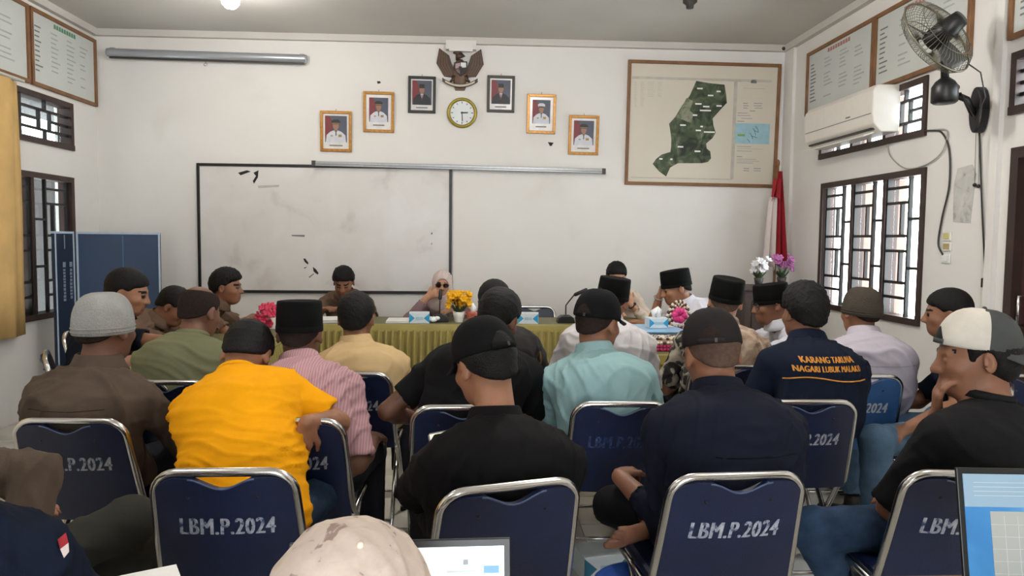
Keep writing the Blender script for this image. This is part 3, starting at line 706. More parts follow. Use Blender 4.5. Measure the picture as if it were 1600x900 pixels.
q = MB(); q.box((-0.28,-0.2,0.001),(0.28,0.2,0.06)); q.build('plinth', DWOOD, lec); q = MB(); q.box((-0.24,-0.17,0.0605),(0.24,0.17,hz_-0.04)); q.build('body', DWOOD, lec)
q = MB(); q.box((-0.29,-0.2,hz_-0.0395),(0.29,0.2,hz_)); q.build('top', DWOOD, lec, bevel=0.008)
q = MB(); q.box((-0.18,-0.176,0.15),(0.18,-0.1705,hz_-0.12)); q.build('front_panel', DWOOD, lec)
def flowers(px, py, d_, zbase, pet, label, rad, n, pot_h, potmat, nm='potted_flowers', leaf=True):
    p = at(px, py, d_); root = empty(nm, (p.x, d_, zbase)); tag(root, label, 'flowers')
    q = MB(); q.lathe([(pot_h*0.38,0.001),(pot_h*0.5,pot_h*0.5),(pot_h*0.58,pot_h),(pot_h*0.5,pot_h),(pot_h*0.46,pot_h*0.9),(1e-4,pot_h*0.88)], 18, cap=False); q.build('pot', potmat, root)
    rnd = random.Random(int(px)); top = p.z-zbase
    st = MB(); gm = mat('leaf_green', (44,62,36), 0.7, 0.2)
    fl_ = []
    for k in range(n):
        a = rnd.random()*6.28; rr = rad*math.sqrt(rnd.random()); zz = top+(rnd.random()-0.4)*rad*1.3
        c_ = Vector((rr*math.cos(a), rr*math.sin(a)*0.8, zz)); fl_.append(c_)
        st.tube([(0,0,pot_h*0.9), c_*0.5+Vector((0,0,pot_h*0.3)), tuple(c_)], 0.0025, 5)
    st.build('stems', gm, root)
    fm = None
    for c_ in fl_:
        if fm is None:
            q = MB()
            for k in range(6):
                a = k*math.pi/3; M_ = Matrix.Rotation(a, 4, 'Z') @ Matrix.Rotation(R(-35), 4, 'Y')
                q.ell(M_ @ Vector((0.020,0,0)), (0.019,0.013,0.006), 8, 5, 0, M_)
            q.ell((0,0,0.008), 0.008, 8, 5, 0)
            f_ = q.build('blossom', pet, root); fm = f_.data
        else:
            f_ = bpy.data.objects.new('blossom', fm); COL.objects.link(f_); f_.parent = root
        f_.location = c_; dirv = Vector((c_.x, c_.y-0.06, (c_.z-top)*1.0+0.05)).normalized()
        f_.rotation_euler = dirv.to_track_quat('Z', 'Y').to_euler(); f_.scale = (1.15,)*3
    if leaf:
        for k in range(7):
            a = k*0.9; q = MB(); M_ = Matrix.Translation((0.5*rad*math.cos(a), 0.5*rad*math.sin(a), pot_h+0.02)) @ Matrix.Rotation(a, 4, 'Z') @ Matrix.Rotation(R(-50), 4, 'Y')
            q.ell((0,0,0), (0.05,0.018,0.003), 8, 5, 0, None); 
            o = q.build('leaf', gm, root); o.matrix_local = M_
    return root
flowers(1186,417,6.3, hz_, mat('white_petal', (226,224,228), 0.6), 'white artificial flowers standing on the lectern', 0.075, 12, 0.07, DGREY)
flowers(1222,413,6.42, hz_, mat('mauve_petal', (186,110,170), 0.6, 0.2, 30), 'mauve artificial flowers standing on the lectern', 0.075, 14, 0.07, DGREY)
# folded blue table tennis table against the left wall
tt = empty('table_tennis_table', (at(176,450,6.2).x, 6.2, 0)); tag(tt, 'blue table tennis table folded upright in the corner', 'table')
TBL = mat('tt_blue', (44,66,96), 0.55, 0.06, 3); TBD = mat('tt_dark_blue', (26,38,58), 0.55, 0.08, 3)
xa, xb = at(122,450,6.2).x, at(244,450,6.2).x; ztt = at(180,366,6.2).z
ox = tt.location.x
def ttpanel(pa, pb, nm, mt):
    d_ = (Vector(pb)-Vector(pa)); L_ = d_.length; a_ = math.atan2(d_.y, d_.x)
    M_ = Matrix.Translation((pa[0], pa[1], 0)) @ Matrix.Rotation(a_, 4, 'Z')
    q = MB(); q.box((0,-0.012,0.12),(L_,0.012,ztt), 0, M_); o = q.build(nm, mt, tt)
    e = MB(); e.box((0,-0.016,ztt+0.0005),(L_,0.016,ztt+0.018), 0, M_); e.box((0,-0.0165,0.12),(0.014,-0.0125,ztt), 0, M_); e.box((L_-0.014,-0.0165,0.12),(L_,-0.0125,ztt), 0, M_); e.build('white_edge', mat('tt_edge', (168,186,206), 0.6), o)
    return o, M_, L_
po, M_, L_ = ttpanel((xa-ox, 0.0), (xb-ox, 0.10), 'table_half', TBL)
q = MB(); q.box((L_*0.55-0.004,-0.0145,0.12),(L_*0.55+0.004,-0.0125,ztt-0.01), 0, M_); q.build('centre_line', mat('tt_line', (70,104,140), 0.6), po)
sx = at(98,400,6.05).x
po, M_, L_ = ttpanel((sx-ox, -0.28), (xa-ox-0.02, -0.03), 'table_half', TBD)
q = MB()
rnd = random.Random(3)
for cl in (0.45, 0.8):
    z = ztt-0.28
    while z > ztt-0.52:
        h_ = 0.012+0.012*rnd.random(); q.box((L_*cl-0.012-0.006*rnd.random(),-0.0145,z-h_),(L_*cl+0.012,-0.0125,z), 0, M_); z -= h_+0.008
    q.box((L_*cl-0.018,-0.0145,ztt-0.265),(L_*cl+0.018,-0.0125,ztt-0.225), 0, M_)
q.box((L_*0.5-0.006,-0.0145,ztt-0.12),(L_*0.5+0.006,-0.0125,ztt-0.01), 0, M_)
q.build('edge_lettering', mat('tt_letter', (120,136,156), 0.7), po)['kind'] = 'stuff'
for yy in (-0.22, 0.05):
    for xx in (xa-ox, (xb-ox)*0.9):
        q = MB(); q.tube([(xx,yy,0.119),(xx,yy,0.06)], 0.012, 8); q.ell((xx,yy,0.035), (0.02,0.034,0.034), 12, 8); q.build('castor', BLACKP, tt)
# ------------------------------------------------------------------ meeting tables with skirts
TZ = 0.75
OLIVE = mat('olive_satin', (158,144,76), 0.40, 0.12, 5, bump=0.15, bscale=60, sheen=0.3)
OLIVE_TOP = mat('olive_top', (104,100,62), 0.5, 0.08, 6)
def skirt_sheet(mb, a, b, z0_, z1_, seed):
    a, b = Vector(a), Vector(b); L_ = (b-a).length; t = (b-a).normalized(); nrm = Vector((t.y, -t.x, 0))
    rnd = random.Random(seed); n = max(8, int(L_/0.006)); ph = 0; prof = []
    for i in range(n+1):
        ph += 0.006/ (0.055*(0.75+0.5*rnd.random()))*2*math.pi; prof.append((ph, rnd.random()))
    rows = 7; vs_ = []
    for j in range(rows+1):
        tt_ = j/rows; z = z1_+(z0_-z1_)*tt_
        amp = 0.016+0.024*tt_**0.5
        for i in range(n+1):
            s_ = L_*i/n; w_ = math.sin(prof[i][0]+0.5*math.sin(tt_*2+s_*3)); w_ = math.copysign(abs(w_)**0.7, w_)
            p = a+t*s_+nrm*(0.012+amp*(1+w_)); vs_.append((p.x, p.y, z))
    mb.add(vs_, [(j*(n+1)+i, (j+1)*(n+1)+i, (j+1)*(n+1)+i+1, j*(n+1)+i+1) for j in range(rows) for i in range(n)], 0, True)
def table(label, x0, x1, y0, y1, sides):
    root = empty('meeting_table', ((x0+x1)/2, (y0+y1)/2, 0)); tag(root, label, 'table', 'skirted meeting tables in a U')
    w, h = (x1-x0)/2, (y1-y0)/2
    q = MB(); q.box((-w,-h,TZ-0.03),(w,h,TZ-0.002)); q.build('table_board', WOOD, root)
    q = MB(); q.box((-w-0.004,-h-0.004,TZ-0.0015),(w+0.004,h+0.004,TZ)); q.build('top_cloth', OLIVE_TOP, root)
    for sx_ in (-1,1):
        for sy_ in (-1,1):
            q = MB(); q.tube([(sx_*(w-0.08),sy_*(h-0.08),0.001),(sx_*(w-0.08),sy_*(h-0.08),TZ-0.031)], 0.016, 8); q.build('leg', CHROME, root)
    C = {'f':((-w,-h,0),(w,-h,0)), 'r':((w,-h,0),(w,h,0)), 'b':((w,h,0),(-w,h,0)), 'l':((-w,h,0),(-w,-h,0))}
    for i, s in enumerate(sides):
        q = MB(); skirt_sheet(q, *C[s], 0.012, TZ-0.045, i+int(abs(x0)*10)); o = q.build('skirt', OLIVE, root)
        a, b = Vector(C[s][0]), Vector(C[s][1]); t = (b-a).normalized(); nr = Vector((t.y,-t.x,0))
        q = MB(); p = [a-t*0.004, b+t*0.004]
        q.add([p[0]+nr*0.006+Vector((0,0,TZ-0.06)), p[1]+nr*0.006+Vector((0,0,TZ-0.06)), p[1]+nr*0.022+Vector((0,0,TZ-0.06)), p[0]+nr*0.022+Vector((0,0,TZ-0.06)),
               p[0]+nr*0.006+Vector((0,0,TZ+0.001)), p[1]+nr*0.006+Vector((0,0,TZ+0.001)), p[1]+nr*0.016+Vector((0,0,TZ+0.001)), p[0]+nr*0.016+Vector((0,0,TZ+0.001))],
              [(0,3,2,1),(4,5,6,7),(0,1,5,4),(1,2,6,5),(2,3,7,6),(3,0,4,7)]); q.build('skirt_band', OLIVE, o, bevel=0.003)
    return root
YT = 5.83
table('olive skirted head table below the whiteboard', -1.92, 1.56, YT, 6.38, 'flr')
table('olive skirted side table below the blue table tennis table', -1.90, -1.33, 3.85, YT-0.05, 'flr')
table('olive skirted side table carrying the blue tray', 0.98, 1.53, 4.30, YT-0.05, 'flr')

def ontable(px, py):
    p = onz(px, py, TZ); p.z = TZ+0.0005; return p
# tissue boxes
TB_W = mat('tissue_box_white', (214,224,230), 0.5, 0.03); TB_B = mat('tissue_box_blue', (40,150,200), 0.5, 0.05); TISS = mat('tissue_paper', (240,242,244), 0.9, 0.02)
def tissue_box(p, rz, label, tissue, s=1.0, blue=TB_B):
    root = empty('tissue_box', p, rz); tag(root, label, 'tissue box')
    w, d_, h = 0.115*s, 0.06*s, 0.085*s
    q = MB(); q.box((-w/2*1.4,-d_,0.0),(w/2*1.4,d_,h)); q.build('carton', TB_W, root, bevel=0.002)
    for sx_ in (-1,1):
        q = MB(); e = w*0.7; q.prism([(sx_*e,0.004),(sx_*e,h-0.004),(sx_*(e-0.045*s),h/2)][::sx_], -d_-0.0012, -d_-0.0002); q.build('blue_print', blue, root)
    q = MB(); q.box((-0.03,-d_-0.0012,h*0.35),(0.03,-d_-0.0002,h*0.62)); q.build('emblem_print', mat('pale_blue_print', (170,200,216), 0.6), root)
    if tissue:
        q = MB(); rnd = random.Random(4)
        for k in range(4):
            a = k*0.8; q.add([(0.03*math.cos(a),0.02*math.sin(a),h),(-0.03*math.cos(a),-0.02*math.sin(a),h),(-0.035*math.cos(a+0.5),-0.03*math.sin(a+0.4),h+0.05),(0.01,0.0,h+0.075),(0.04*math.cos(a+0.4),0.03*math.sin(a+0.4),h+0.045)], [(0,1,2,3,4)], 0, True)
        o = q.build('tissue', TISS, root); md = o.modifiers.new('t', 'SOLIDIFY'); md.thickness = 0.002
    return root
p = ontable(655,503); p.y = 5.93; p.x = at(655,497,5.9).x; tissue_box(p, 0.05, 'blue and white tissue box beside the crumpled tissue', False)
p = ontable(826,502); p.y = 5.93; p.x = at(826,497,5.9).x; tissue_box(p, -0.1, 'blue and white tissue box before the empty chair', False)
# crumpled tissue
p = ontable(676,500); p.y = 5.94; p.x = at(676,497,5.94).x
q = MB(); rnd = random.Random(5)
for k in range(7): q.ell(((rnd.random()-0.5)*0.08, (rnd.random()-0.5)*0.03, 0.018+rnd.random()*0.018), (0.024,0.02,0.017), 7, 5)
o = q.build('crumpled_tissue', TISS); o.location = p; tag(o, 'crumpled white tissue on the head table', 'tissue')
# papers
def papers(x, y, z, rz, w, l, label, n=3, tilt=0.0, book=False):
    root = empty('document', (x, y, z), rz); root.rotation_euler = (tilt, 0, rz); tag(root, label, 'document')
    for k in range(n):
        q = MB(); dx = 0.004*((k*37) % 5-2)
        q.box((-w/2+dx,-l/2+dx,0.0005+k*0.004),(w/2+dx,l/2+dx,0.004+k*0.004)); q.build('sheet', PAPER, root)
    return root
papers(at(625,495,6.0).x, 6.02, TZ+0.001, 0.03, 0.20, 0.28, 'stack of white papers beside the tissue box on the head table', 4)
papers(at(512,495,6.0).x, 6.02, TZ+0.001, 0.25, 0.22, 0.28, 'open white papers before the man looking down at the head table', 6)
# desk microphones
def microphone(px, base_y, top, label, hd_len=0.09):
    b = at(px, 492, base_y); root = empty('desk_microphone', (b.x, base_y, TZ+0.0005)); tag(root, label, 'microphone')
    q = MB(); q.prism([(-0.075,0.0),(0.075,0.0),(0.06,0.045),(0.035,0.06),(-0.035,0.06),(-0.06,0.045)], -0.05, 0.06); q.build('base', BLACKP, root, bevel=0.006)
    T_ = Vector(top)-Vector((b.x, base_y, TZ)); dr = (T_-Vector((0,0,0.06))).normalized()
    s_ = T_-Vector((dr.x, dr.y*0.3, dr.z*0.35)).normalized()*hd_len
    q = MB(); P = [Vector((0,0,0.055)), Vector((0.0,0,0.14)), Vector((s_.x*0.35, s_.y*0.35, 0.055+(s_.z-0.055)*0.68)), s_]
    out = []
    for i in range(3):
        for k in range(6): out.append(P[i].lerp(P[i+1], k/6))
    out.append(P[3]); q.tube(out, 0.006, 8); q.build('gooseneck', DGREY, root)
    q = MB(); q.tube([s_, s_.lerp(T_,0.1), s_.lerp(T_,0.9), T_], [0.009,0.015,0.015,0.010], 10); q.build('capsule', BLACKP, root)
    q = MB(); q.box((-0.02,-0.035,0.0605),(0.02,-0.01,0.066)); q.build('button', DGREY, root)
microphone(687, 6.02, at(689,452,6.10), 'black desk microphone bent up to the woman in sunglasses')
microphone(884, 5.98, at(918,452,5.9), 'black gooseneck microphone leaning over the head table', 0.12)
microphone(960, 5.2, at(998,470,5.15), 'black gooseneck microphone half hidden behind the white shirted man', 0.12) if False else None
# yellow flowers in a white pot, red cup with tissue, pink flowers
flowers(717,470,5.98, TZ+0.0005, mat('yellow_petal', (236,176,16), 0.6, 0.12, 30), 'bunch of yellow artificial flowers in a white pot', 0.075, 26, 0.085, WHITEP)
p = at(738,492,5.98); root = empty('napkin_cup', (p.x, 5.98, TZ+0.0005)); tag(root, 'red patterned cup holding a white napkin beside the yellow flowers', 'cup')
q = MB(); q.lathe([(0.035,0.0),(0.05,0.07),(0.055,0.09),(0.05,0.09),(0.045,0.07),(1e-4,0.06)], 16, cap=False); q.build('cup', mat('coral_cup', (196,104,90), 0.5, 0.3, 40), root)
q = MB(); q.tube([(0,0,0.07),(0.005,0,0.12),(-0.004,0,0.155)], [0.02,0.026,0.012], 8); q.build('napkin', TISS, root)
flowers(425,492,5.5, TZ+0.0005, mat('pink_petal', (206,58,92), 0.6, 0.15, 30), 'bunch of bright pink artificial flowers on the side table', 0.11, 22, 0.10, WHITEP)
# right side table: blue tray with tissue box, beaded basket, beaded tissue cover
p = at(1018,527,4.86)
root = empty('storage_tray', (p.x+0.02, 4.86, TZ+0.0005)); tag(root, 'light blue plastic tray on the right side table', 'tray')
LB = mat('light_blue_plastic', (136,178,212), 0.35, 0.04)
w, d_, h = 0.15, 0.20, 0.085
for a_, b_ in (((-w,-d_,0),(w,d_,0.006)), ((-w,-d_,0.0065),(w,-d_+0.006,h)), ((-w,d_-0.006,0.0065),(w,d_,h)), ((-w,-d_+0.0065,0.0065),(-w+0.006,d_-0.0065,h)), ((w-0.006,-d_+0.0065,0.0065),(w,d_-0.0065,h))):
    q = MB(); q.box(a_, b_); q.build('tray_side', LB, root)
q = MB(); q.box((-w-0.02,-d_-0.02,h+0.0005),(w+0.02,d_+0.02,h+0.008)); q.build('tray_lid', LB, root, bevel=0.003)
tissue_box(Vector((root.location.x+0.01, 4.86, TZ+0.0105+h)), 0.1, 'small tissue box with a pulled tissue on the blue tray', True, 0.8)
q = MB(); q.box((-0.04,-0.03,0),(0.04,0.03,0.03)); o = q.build('sweet_packet', mat('yellow_packet', (206,190,50), 0.5, 0.1), bevel=0.008); pp = at(1034,509,5.25); o.location = (pp.x, 5.25, TZ+0.0005); tag(o, 'small yellow packet behind the blue tray', 'packet')
BEADW = mat('bead_cream', (220,208,190), 0.4, 0.1, 40); BEADB = mat('bead_brown', (84,52,40), 0.4); BEADP = mat('bead_pink', (206,50,120), 0.4)
def beaded(name, cx_, cy_, w_, d2, h_, arch, label, seed):
    root = empty(name, (cx_, cy_, TZ+0.0005)); tag(root, label, 'basket')
    q = MB(); q.box((-w_,-d2,0.0),(w_,d2,h_*0.9)); q.build('core', mat('core_cream', (190,170,150), 0.8), root)
    rnd = random.Random(seed); b_ = MB()
    def bead(c_, mi): b_.ell(c_, 0.011, 7, 5, mi)
    for k in range(int(w_*2/0.021)):
        x_ = -w_+0.0105+k*0.021
        for j in range(int(h_/0.02)): bead((x_,-d2-0.006,0.011+j*0.02), 2 if j < 2 else rnd.choice((0,0,1)))
        for j in range(int(d2*2/0.021)): bead((x_,-d2+0.011+j*0.021,h_*0.9+0.006), rnd.choice((0,0,1)))
    for k in range(int(d2*2/0.021)):
        for j in range(int(h_/0.02)):
            for s_ in (-1,1): bead((s_*(w_+0.006),-d2+0.011+k*0.021,0.011+j*0.02), 2 if j < 2 else rnd.choice((0,0,1)))
    o = b_.build('beads', [BEADW, BEADB, BEADP], root); o['kind'] = 'stuff'
    if arch:
        b_ = MB()
        for k in range(22):
            a = math.pi*k/21
            for j in range(3): b_.ell((-(w_*0.95-j*0.018)*math.cos(a), 0, h_+(arch-j*0.02)*math.sin(a)), 0.013, 7, 5, (0,1,0)[j] if k % 2 else (1,0,1)[j])
        o = b_.build('arched_handle', [BEADW, BEADB, BEADP], root); o['kind'] = 'stuff'
        q = MB()
        for k in range(6): q.ell((0.03*math.cos(k), -0.02, h_+arch*0.45+0.03*math.sin(k*1.0)), (0.028,0.02,0.028), 10, 6)
        q.build('pink_rose', BEADP, root)
    return root
beaded('beaded_basket', at(1060,520,4.98).x, 4.98, 0.09, 0.06, 0.09, 0.17, 'cream and brown beaded basket with arched handle and pink rose', 1)
beaded('beaded_tissue_cover', at(1030,540,4.52).x+0.02, 4.50, 0.085, 0.075, 0.075, 0, 'beaded tissue cover with pink lower rows beside the blue tray', 2)

# ------------------------------------------------------------------ chairs
def chair_proto(vinyl, stencil, label_txt='LBM.P.2024'):
    root = empty('banquet_chair')
    def yback(z):   # the line of the backrest, seen from the side
        return -0.115-(z-0.45)*0.30
    zt = 0.80; rc = 0.065
    def hwid(z): return 0.200-(z-0.45)*0.055
    pts = []
    for s in (-1,):
        pts += [(s*0.205, 0.215, 0.012), (s*0.205, 0.06, 0.25), (s*0.202, -0.06, 0.415), (s*0.200, yback(0.46), 0.46), (s*hwid(0.6), yback(0.6), 0.6)]
    zc_ = zt-rc
    arc = [(-hwid(zc_)+rc-rc*math.cos(a), yback(zc_+rc*math.sin(a)), zc_+rc*math.sin(a)) for a in [k*math.pi/2/6 for k in range(7)]]
    pts += arc
    full = pts+[(-x_, y_, z__) for x_, y_, z__ in pts[::-1]]
    q = MB(); q.tube(full, 0.0125, 10); q.build('back_frame', CHROME, root)
    # backrest panel with a scooped hand hold
    nx__, nz__ = 28, 8; fr = []; bk = []
    for i in range(nx__+1):
        u = i/nx__*2-1
        col_f = []; col_b = []
        for j in range(nz__+1):
            v = j/nz__
            hw_t = hwid(0.78)-0.006
            xx_top = u*hw_t
            ez = max(0.0, abs(xx_top)-(hw_t-rc+0.008)); topz = zt-0.010-(rc-math.sqrt(max(0, rc*rc-ez*ez)))*0.95
            dip = 0.028*(0.5+0.5*math.cos(math.pi*min(1, abs(xx_top)/0.085))); topz -= dip+(0.004 if dip > 0.001 else 0)
            z = 0.43+(topz-0.43)*v
            x_ = u*(hwid(z)-0.006)
            bow = 0.018*(1-u*u)
            col_f.append((x_, yback(z)+0.012-bow, z)); col_b.append((x_, yback(z)-0.012-bow, z))
        fr += col_f; bk += col_b
    n1 = nz__+1; tot = (nx__+1)*n1; fs = []
    for i in range(nx__):
        for j in range(nz__):
            a = i*n1+j; fs.append((a+n1, a+n1+1, a+1, a)[::-1]); fs.append((tot+a, tot+a+n1, tot+a+n1+1, tot+a+1))
        fs.append((i*n1, i*n1+n1, tot+i*n1+n1, tot+i*n1)); fs.append((i*n1+nz__, tot+i*n1+nz__, tot+(i+1)*n1+nz__, (i+1)*n1+nz__))
    for j in range(nz__):
        fs.append((j, tot+j, tot+j+1, j+1)); e = nx__*n1; fs.append((e+j, e+j+1, tot+e+j+1, tot+e+j))
    q = MB(); q.add(fr+bk, fs, 0, False)
    panel = q.build('backrest', vinyl, root, bevel=0.0)
    bm = bmesh.new(); bm.from_mesh(panel.data); bmesh.ops.recalc_face_normals(bm, faces=bm.faces); bm.to_mesh(panel.data); bm.free()
    # rim piping along the scoop
    q = MB(); P = []
    for k in range(13):
        x_ = -0.085+0.17*k/12; dz_ = 0.028*(0.5+0.5*math.cos(math.pi*abs(x_)/0.085)); z = zt-0.012-dz_; P.append((x_, yback(z)-0.014-0.018*(1-(x_/0.17)**2), z))
    q.tube(P, 0.0025, 6); q.build('scoop_edge', mat('scoop_edge', (70,84,120), 0.3), panel)
    if label_txt:
        tv, tf = text_mesh(label_txt, 0.070, 0.12, 1.10)
        q = MB()
        for k_, dx in enumerate((-0.0022, 0.0, 0.0022)):        # three strikes make the strokes heavy
            vv = []
            for x_, y_, _ in tv:
                xx = x_*0.69+dx; z = 0.645+y_*1.02; vv.append((xx, yback(z)-0.0135-0.0001*k_-0.018*(1-min(1,(xx/0.18)**2)), z))
            q.add(vv, tf)
        q.build('lettering', stencil, panel)
    for s in (-0.09, 0.09):
        q = MB(); q.ell((s, yback(0.735)-0.0125-0.013, 0.735), 0.005, 8, 5); q.build('rivet', BLACKP, panel)
    q = MB(); q.box((-0.185,-0.10,0.425),(0.185,0.235,0.462)); q.build('seat', vinyl, root, bevel=0.015)
    q = MB(); q.tube([(-0.196,-0.10,0.432),(-0.196,0.20,0.432),(-0.17,0.243,0.432),(0.17,0.243,0.432),(0.196,0.20,0.432),(0.196,-0.10,0.432)], 0.009, 8); q.build('seat_rail', CHROME, root)
    for s in (-1, 1):
        q = MB(); q.tube([(s*0.185,0.14,0.425),(s*0.185,-0.02,0.24),(s*0.185,-0.225,0.012)], 0.011, 8); q.build('rear_leg', CHROME, root)
        for yy in (0.215, -0.225):
            xx = s*(0.205 if yy > 0 else 0.185)
            q = MB(); q.lathe([(0.015,0.0005),(0.017,0.004),(0.015,0.03)], 10, 0, Matrix.Translation((xx, yy, 0))); q.build('rubber_foot', RUBBER, root)
    q = MB(); q.tube([(-0.185,-0.16,0.09),(0.185,-0.16,0.09)], 0.008, 8); q.build('stretcher', CHROME, root)
    q = MB(); q.tube([(-0.203,0.14,0.128),(0.203,0.14,0.128)], 0.008, 8); q.build('stretcher', CHROME, root)
    return root
PROTO = {}
def place_chair(x, y, rz, label, kind='navy', group='blue vinyl chairs'):
    """x,y is where the top edge of the backrest stands"""
    o = None
    if kind not in PROTO:
        v = {'navy':NAVY_VINYL,'dim':NAVY_VINYL,'plain':NAVY_VINYL,'light':LBLUE_VINYL}[kind]
        st = {'navy':STENCIL,'dim':STENCIL_DIM,'plain':None,'light':STENCIL_BRIGHT}[kind]
        PROTO[kind] = chair_proto(v, st, None if kind == 'plain' else 'LBM.P.2024'); o = PROTO[kind]
    else: o = copy_tree(PROTO[kind])
    off = Vector((0, 0.235, 0)); off.rotate(Matrix.Rotation(rz, 3, 'Z'))
    o.location = (x+off.x, y+off.y, 0); o.rotation_euler = (0,0,rz)
    tag(o, label, 'chair', group)
    return o
def chair_at(px, py, rz, label, kind='navy', z=0.81):
    """px,py: the middle of the top tube in the photograph"""
    p = onz(px, py, z); return place_chair(p.x, p.y, rz, label, kind), p
# ------------------------------------------------------------------ people: smooth blended volumes turned into one skin
def V3(*a): return np.array(a, dtype=np.float64)
def nrm3(v): return v/max(1e-9, np.linalg.norm(v))
def cone(p, q_, r1, r2, k=0.02, op='add'):
    p, q_ = np.asarray(p, float), np.asarray(q_, float); d = q_-p; L2 = max(1e-9, d @ d); r = max(r1, r2)
    def fn(X, Y, Z):
        t = np.clip(((X-p[0])*d[0]+(Y-p[1])*d[1]+(Z-p[2])*d[2])/L2, 0, 1)
        return np.sqrt((X-p[0]-t*d[0])**2+(Y-p[1]-t*d[1])**2+(Z-p[2]-t*d[2])**2)-(r1+(r2-r1)*t)
    return (op, fn, np.minimum(p, q_)-r, np.maximum(p, q_)+r, k)
def ellip(c, r, Rm=None, k=0.02, op='add'):
    c = np.asarray(c, float); r = np.asarray(r, float); Rm = np.eye(3) if Rm is None else Rm; m_ = r.max()
    def fn(X, Y, Z):
        x, y, z = X-c[0], Y-c[1], Z-c[2]
        a = [(x*Rm[0,i]+y*Rm[1,i]+z*Rm[2,i])/r[i] for i in range(3)]
        k0 = np.sqrt(a[0]**2+a[1]**2+a[2]**2); k1 = np.sqrt((a[0]/r[0])**2+(a[1]/r[1])**2+(a[2]/r[2])**2)+1e-6
        return k0*(k0-1.0)/k1
    return (op, fn, c-m_, c+m_, k)
def slab(p, q_, U, a1, b1, a2, b2, k=0.03, op='add'):
    """stretch of trunk with elliptical section; U = sideways axis"""
    p, q_ = np.asarray(p, float), np.asarray(q_, float); L = np.linalg.norm(q_-p); w_ = (q_-p)/L
    U = nrm3(U-w_*(U @ w_)); Vv = np.cross(w_, U); mm = max(a1, a2, b1, b2)
    def fn(X, Y, Z):
        x, y, z = X-p[0], Y-p[1], Z-p[2]
        t = x*w_[0]+y*w_[1]+z*w_[2]; tc = np.clip(t, 0, L); f = tc/L
        a = a1+(a2-a1)*f; b = b1+(b2-b1)*f; mn = np.minimum(a, b)
        eu = (x*U[0]+y*U[1]+z*U[2])/a; ev = (x*Vv[0]+y*Vv[1]+z*Vv[2])/b; ez = (t-tc)/mn
        return (np.sqrt(eu*eu+ev*ev+ez*ez)-1.0)*mn
    return (op, fn, np.minimum(p, q_)-mm, np.maximum(p, q_)+mm, k)
def plane(p, n, k=0.006):
    """keeps the side the normal points away from"""
    p, n = np.asarray(p, float), nrm3(np.asarray(n, float))
    return ('cut', lambda X, Y, Z: (X-p[0])*n[0]+(Y-p[1])*n[1]+(Z-p[2])*n[2], None, None, k)
def lcut(p, n, lo, hi, k=0.004):
    """a cut that only acts inside a box"""
    p, n = np.asarray(p, float), nrm3(np.asarray(n, float))
    return ('lcut', lambda X, Y, Z: (X-p[0])*n[0]+(Y-p[1])*n[1]+(Z-p[2])*n[2], np.asarray(lo, float), np.asarray(hi, float), k)
EDG = [(0,1),(2,3),(4,5),(6,7),(0,2),(1,3),(4,6),(5,7),(0,4),(1,5),(2,6),(3,7)]
OFF = np.array([(i, j, k) for i in (0,1) for j in (0,1) for k in (0,1)])
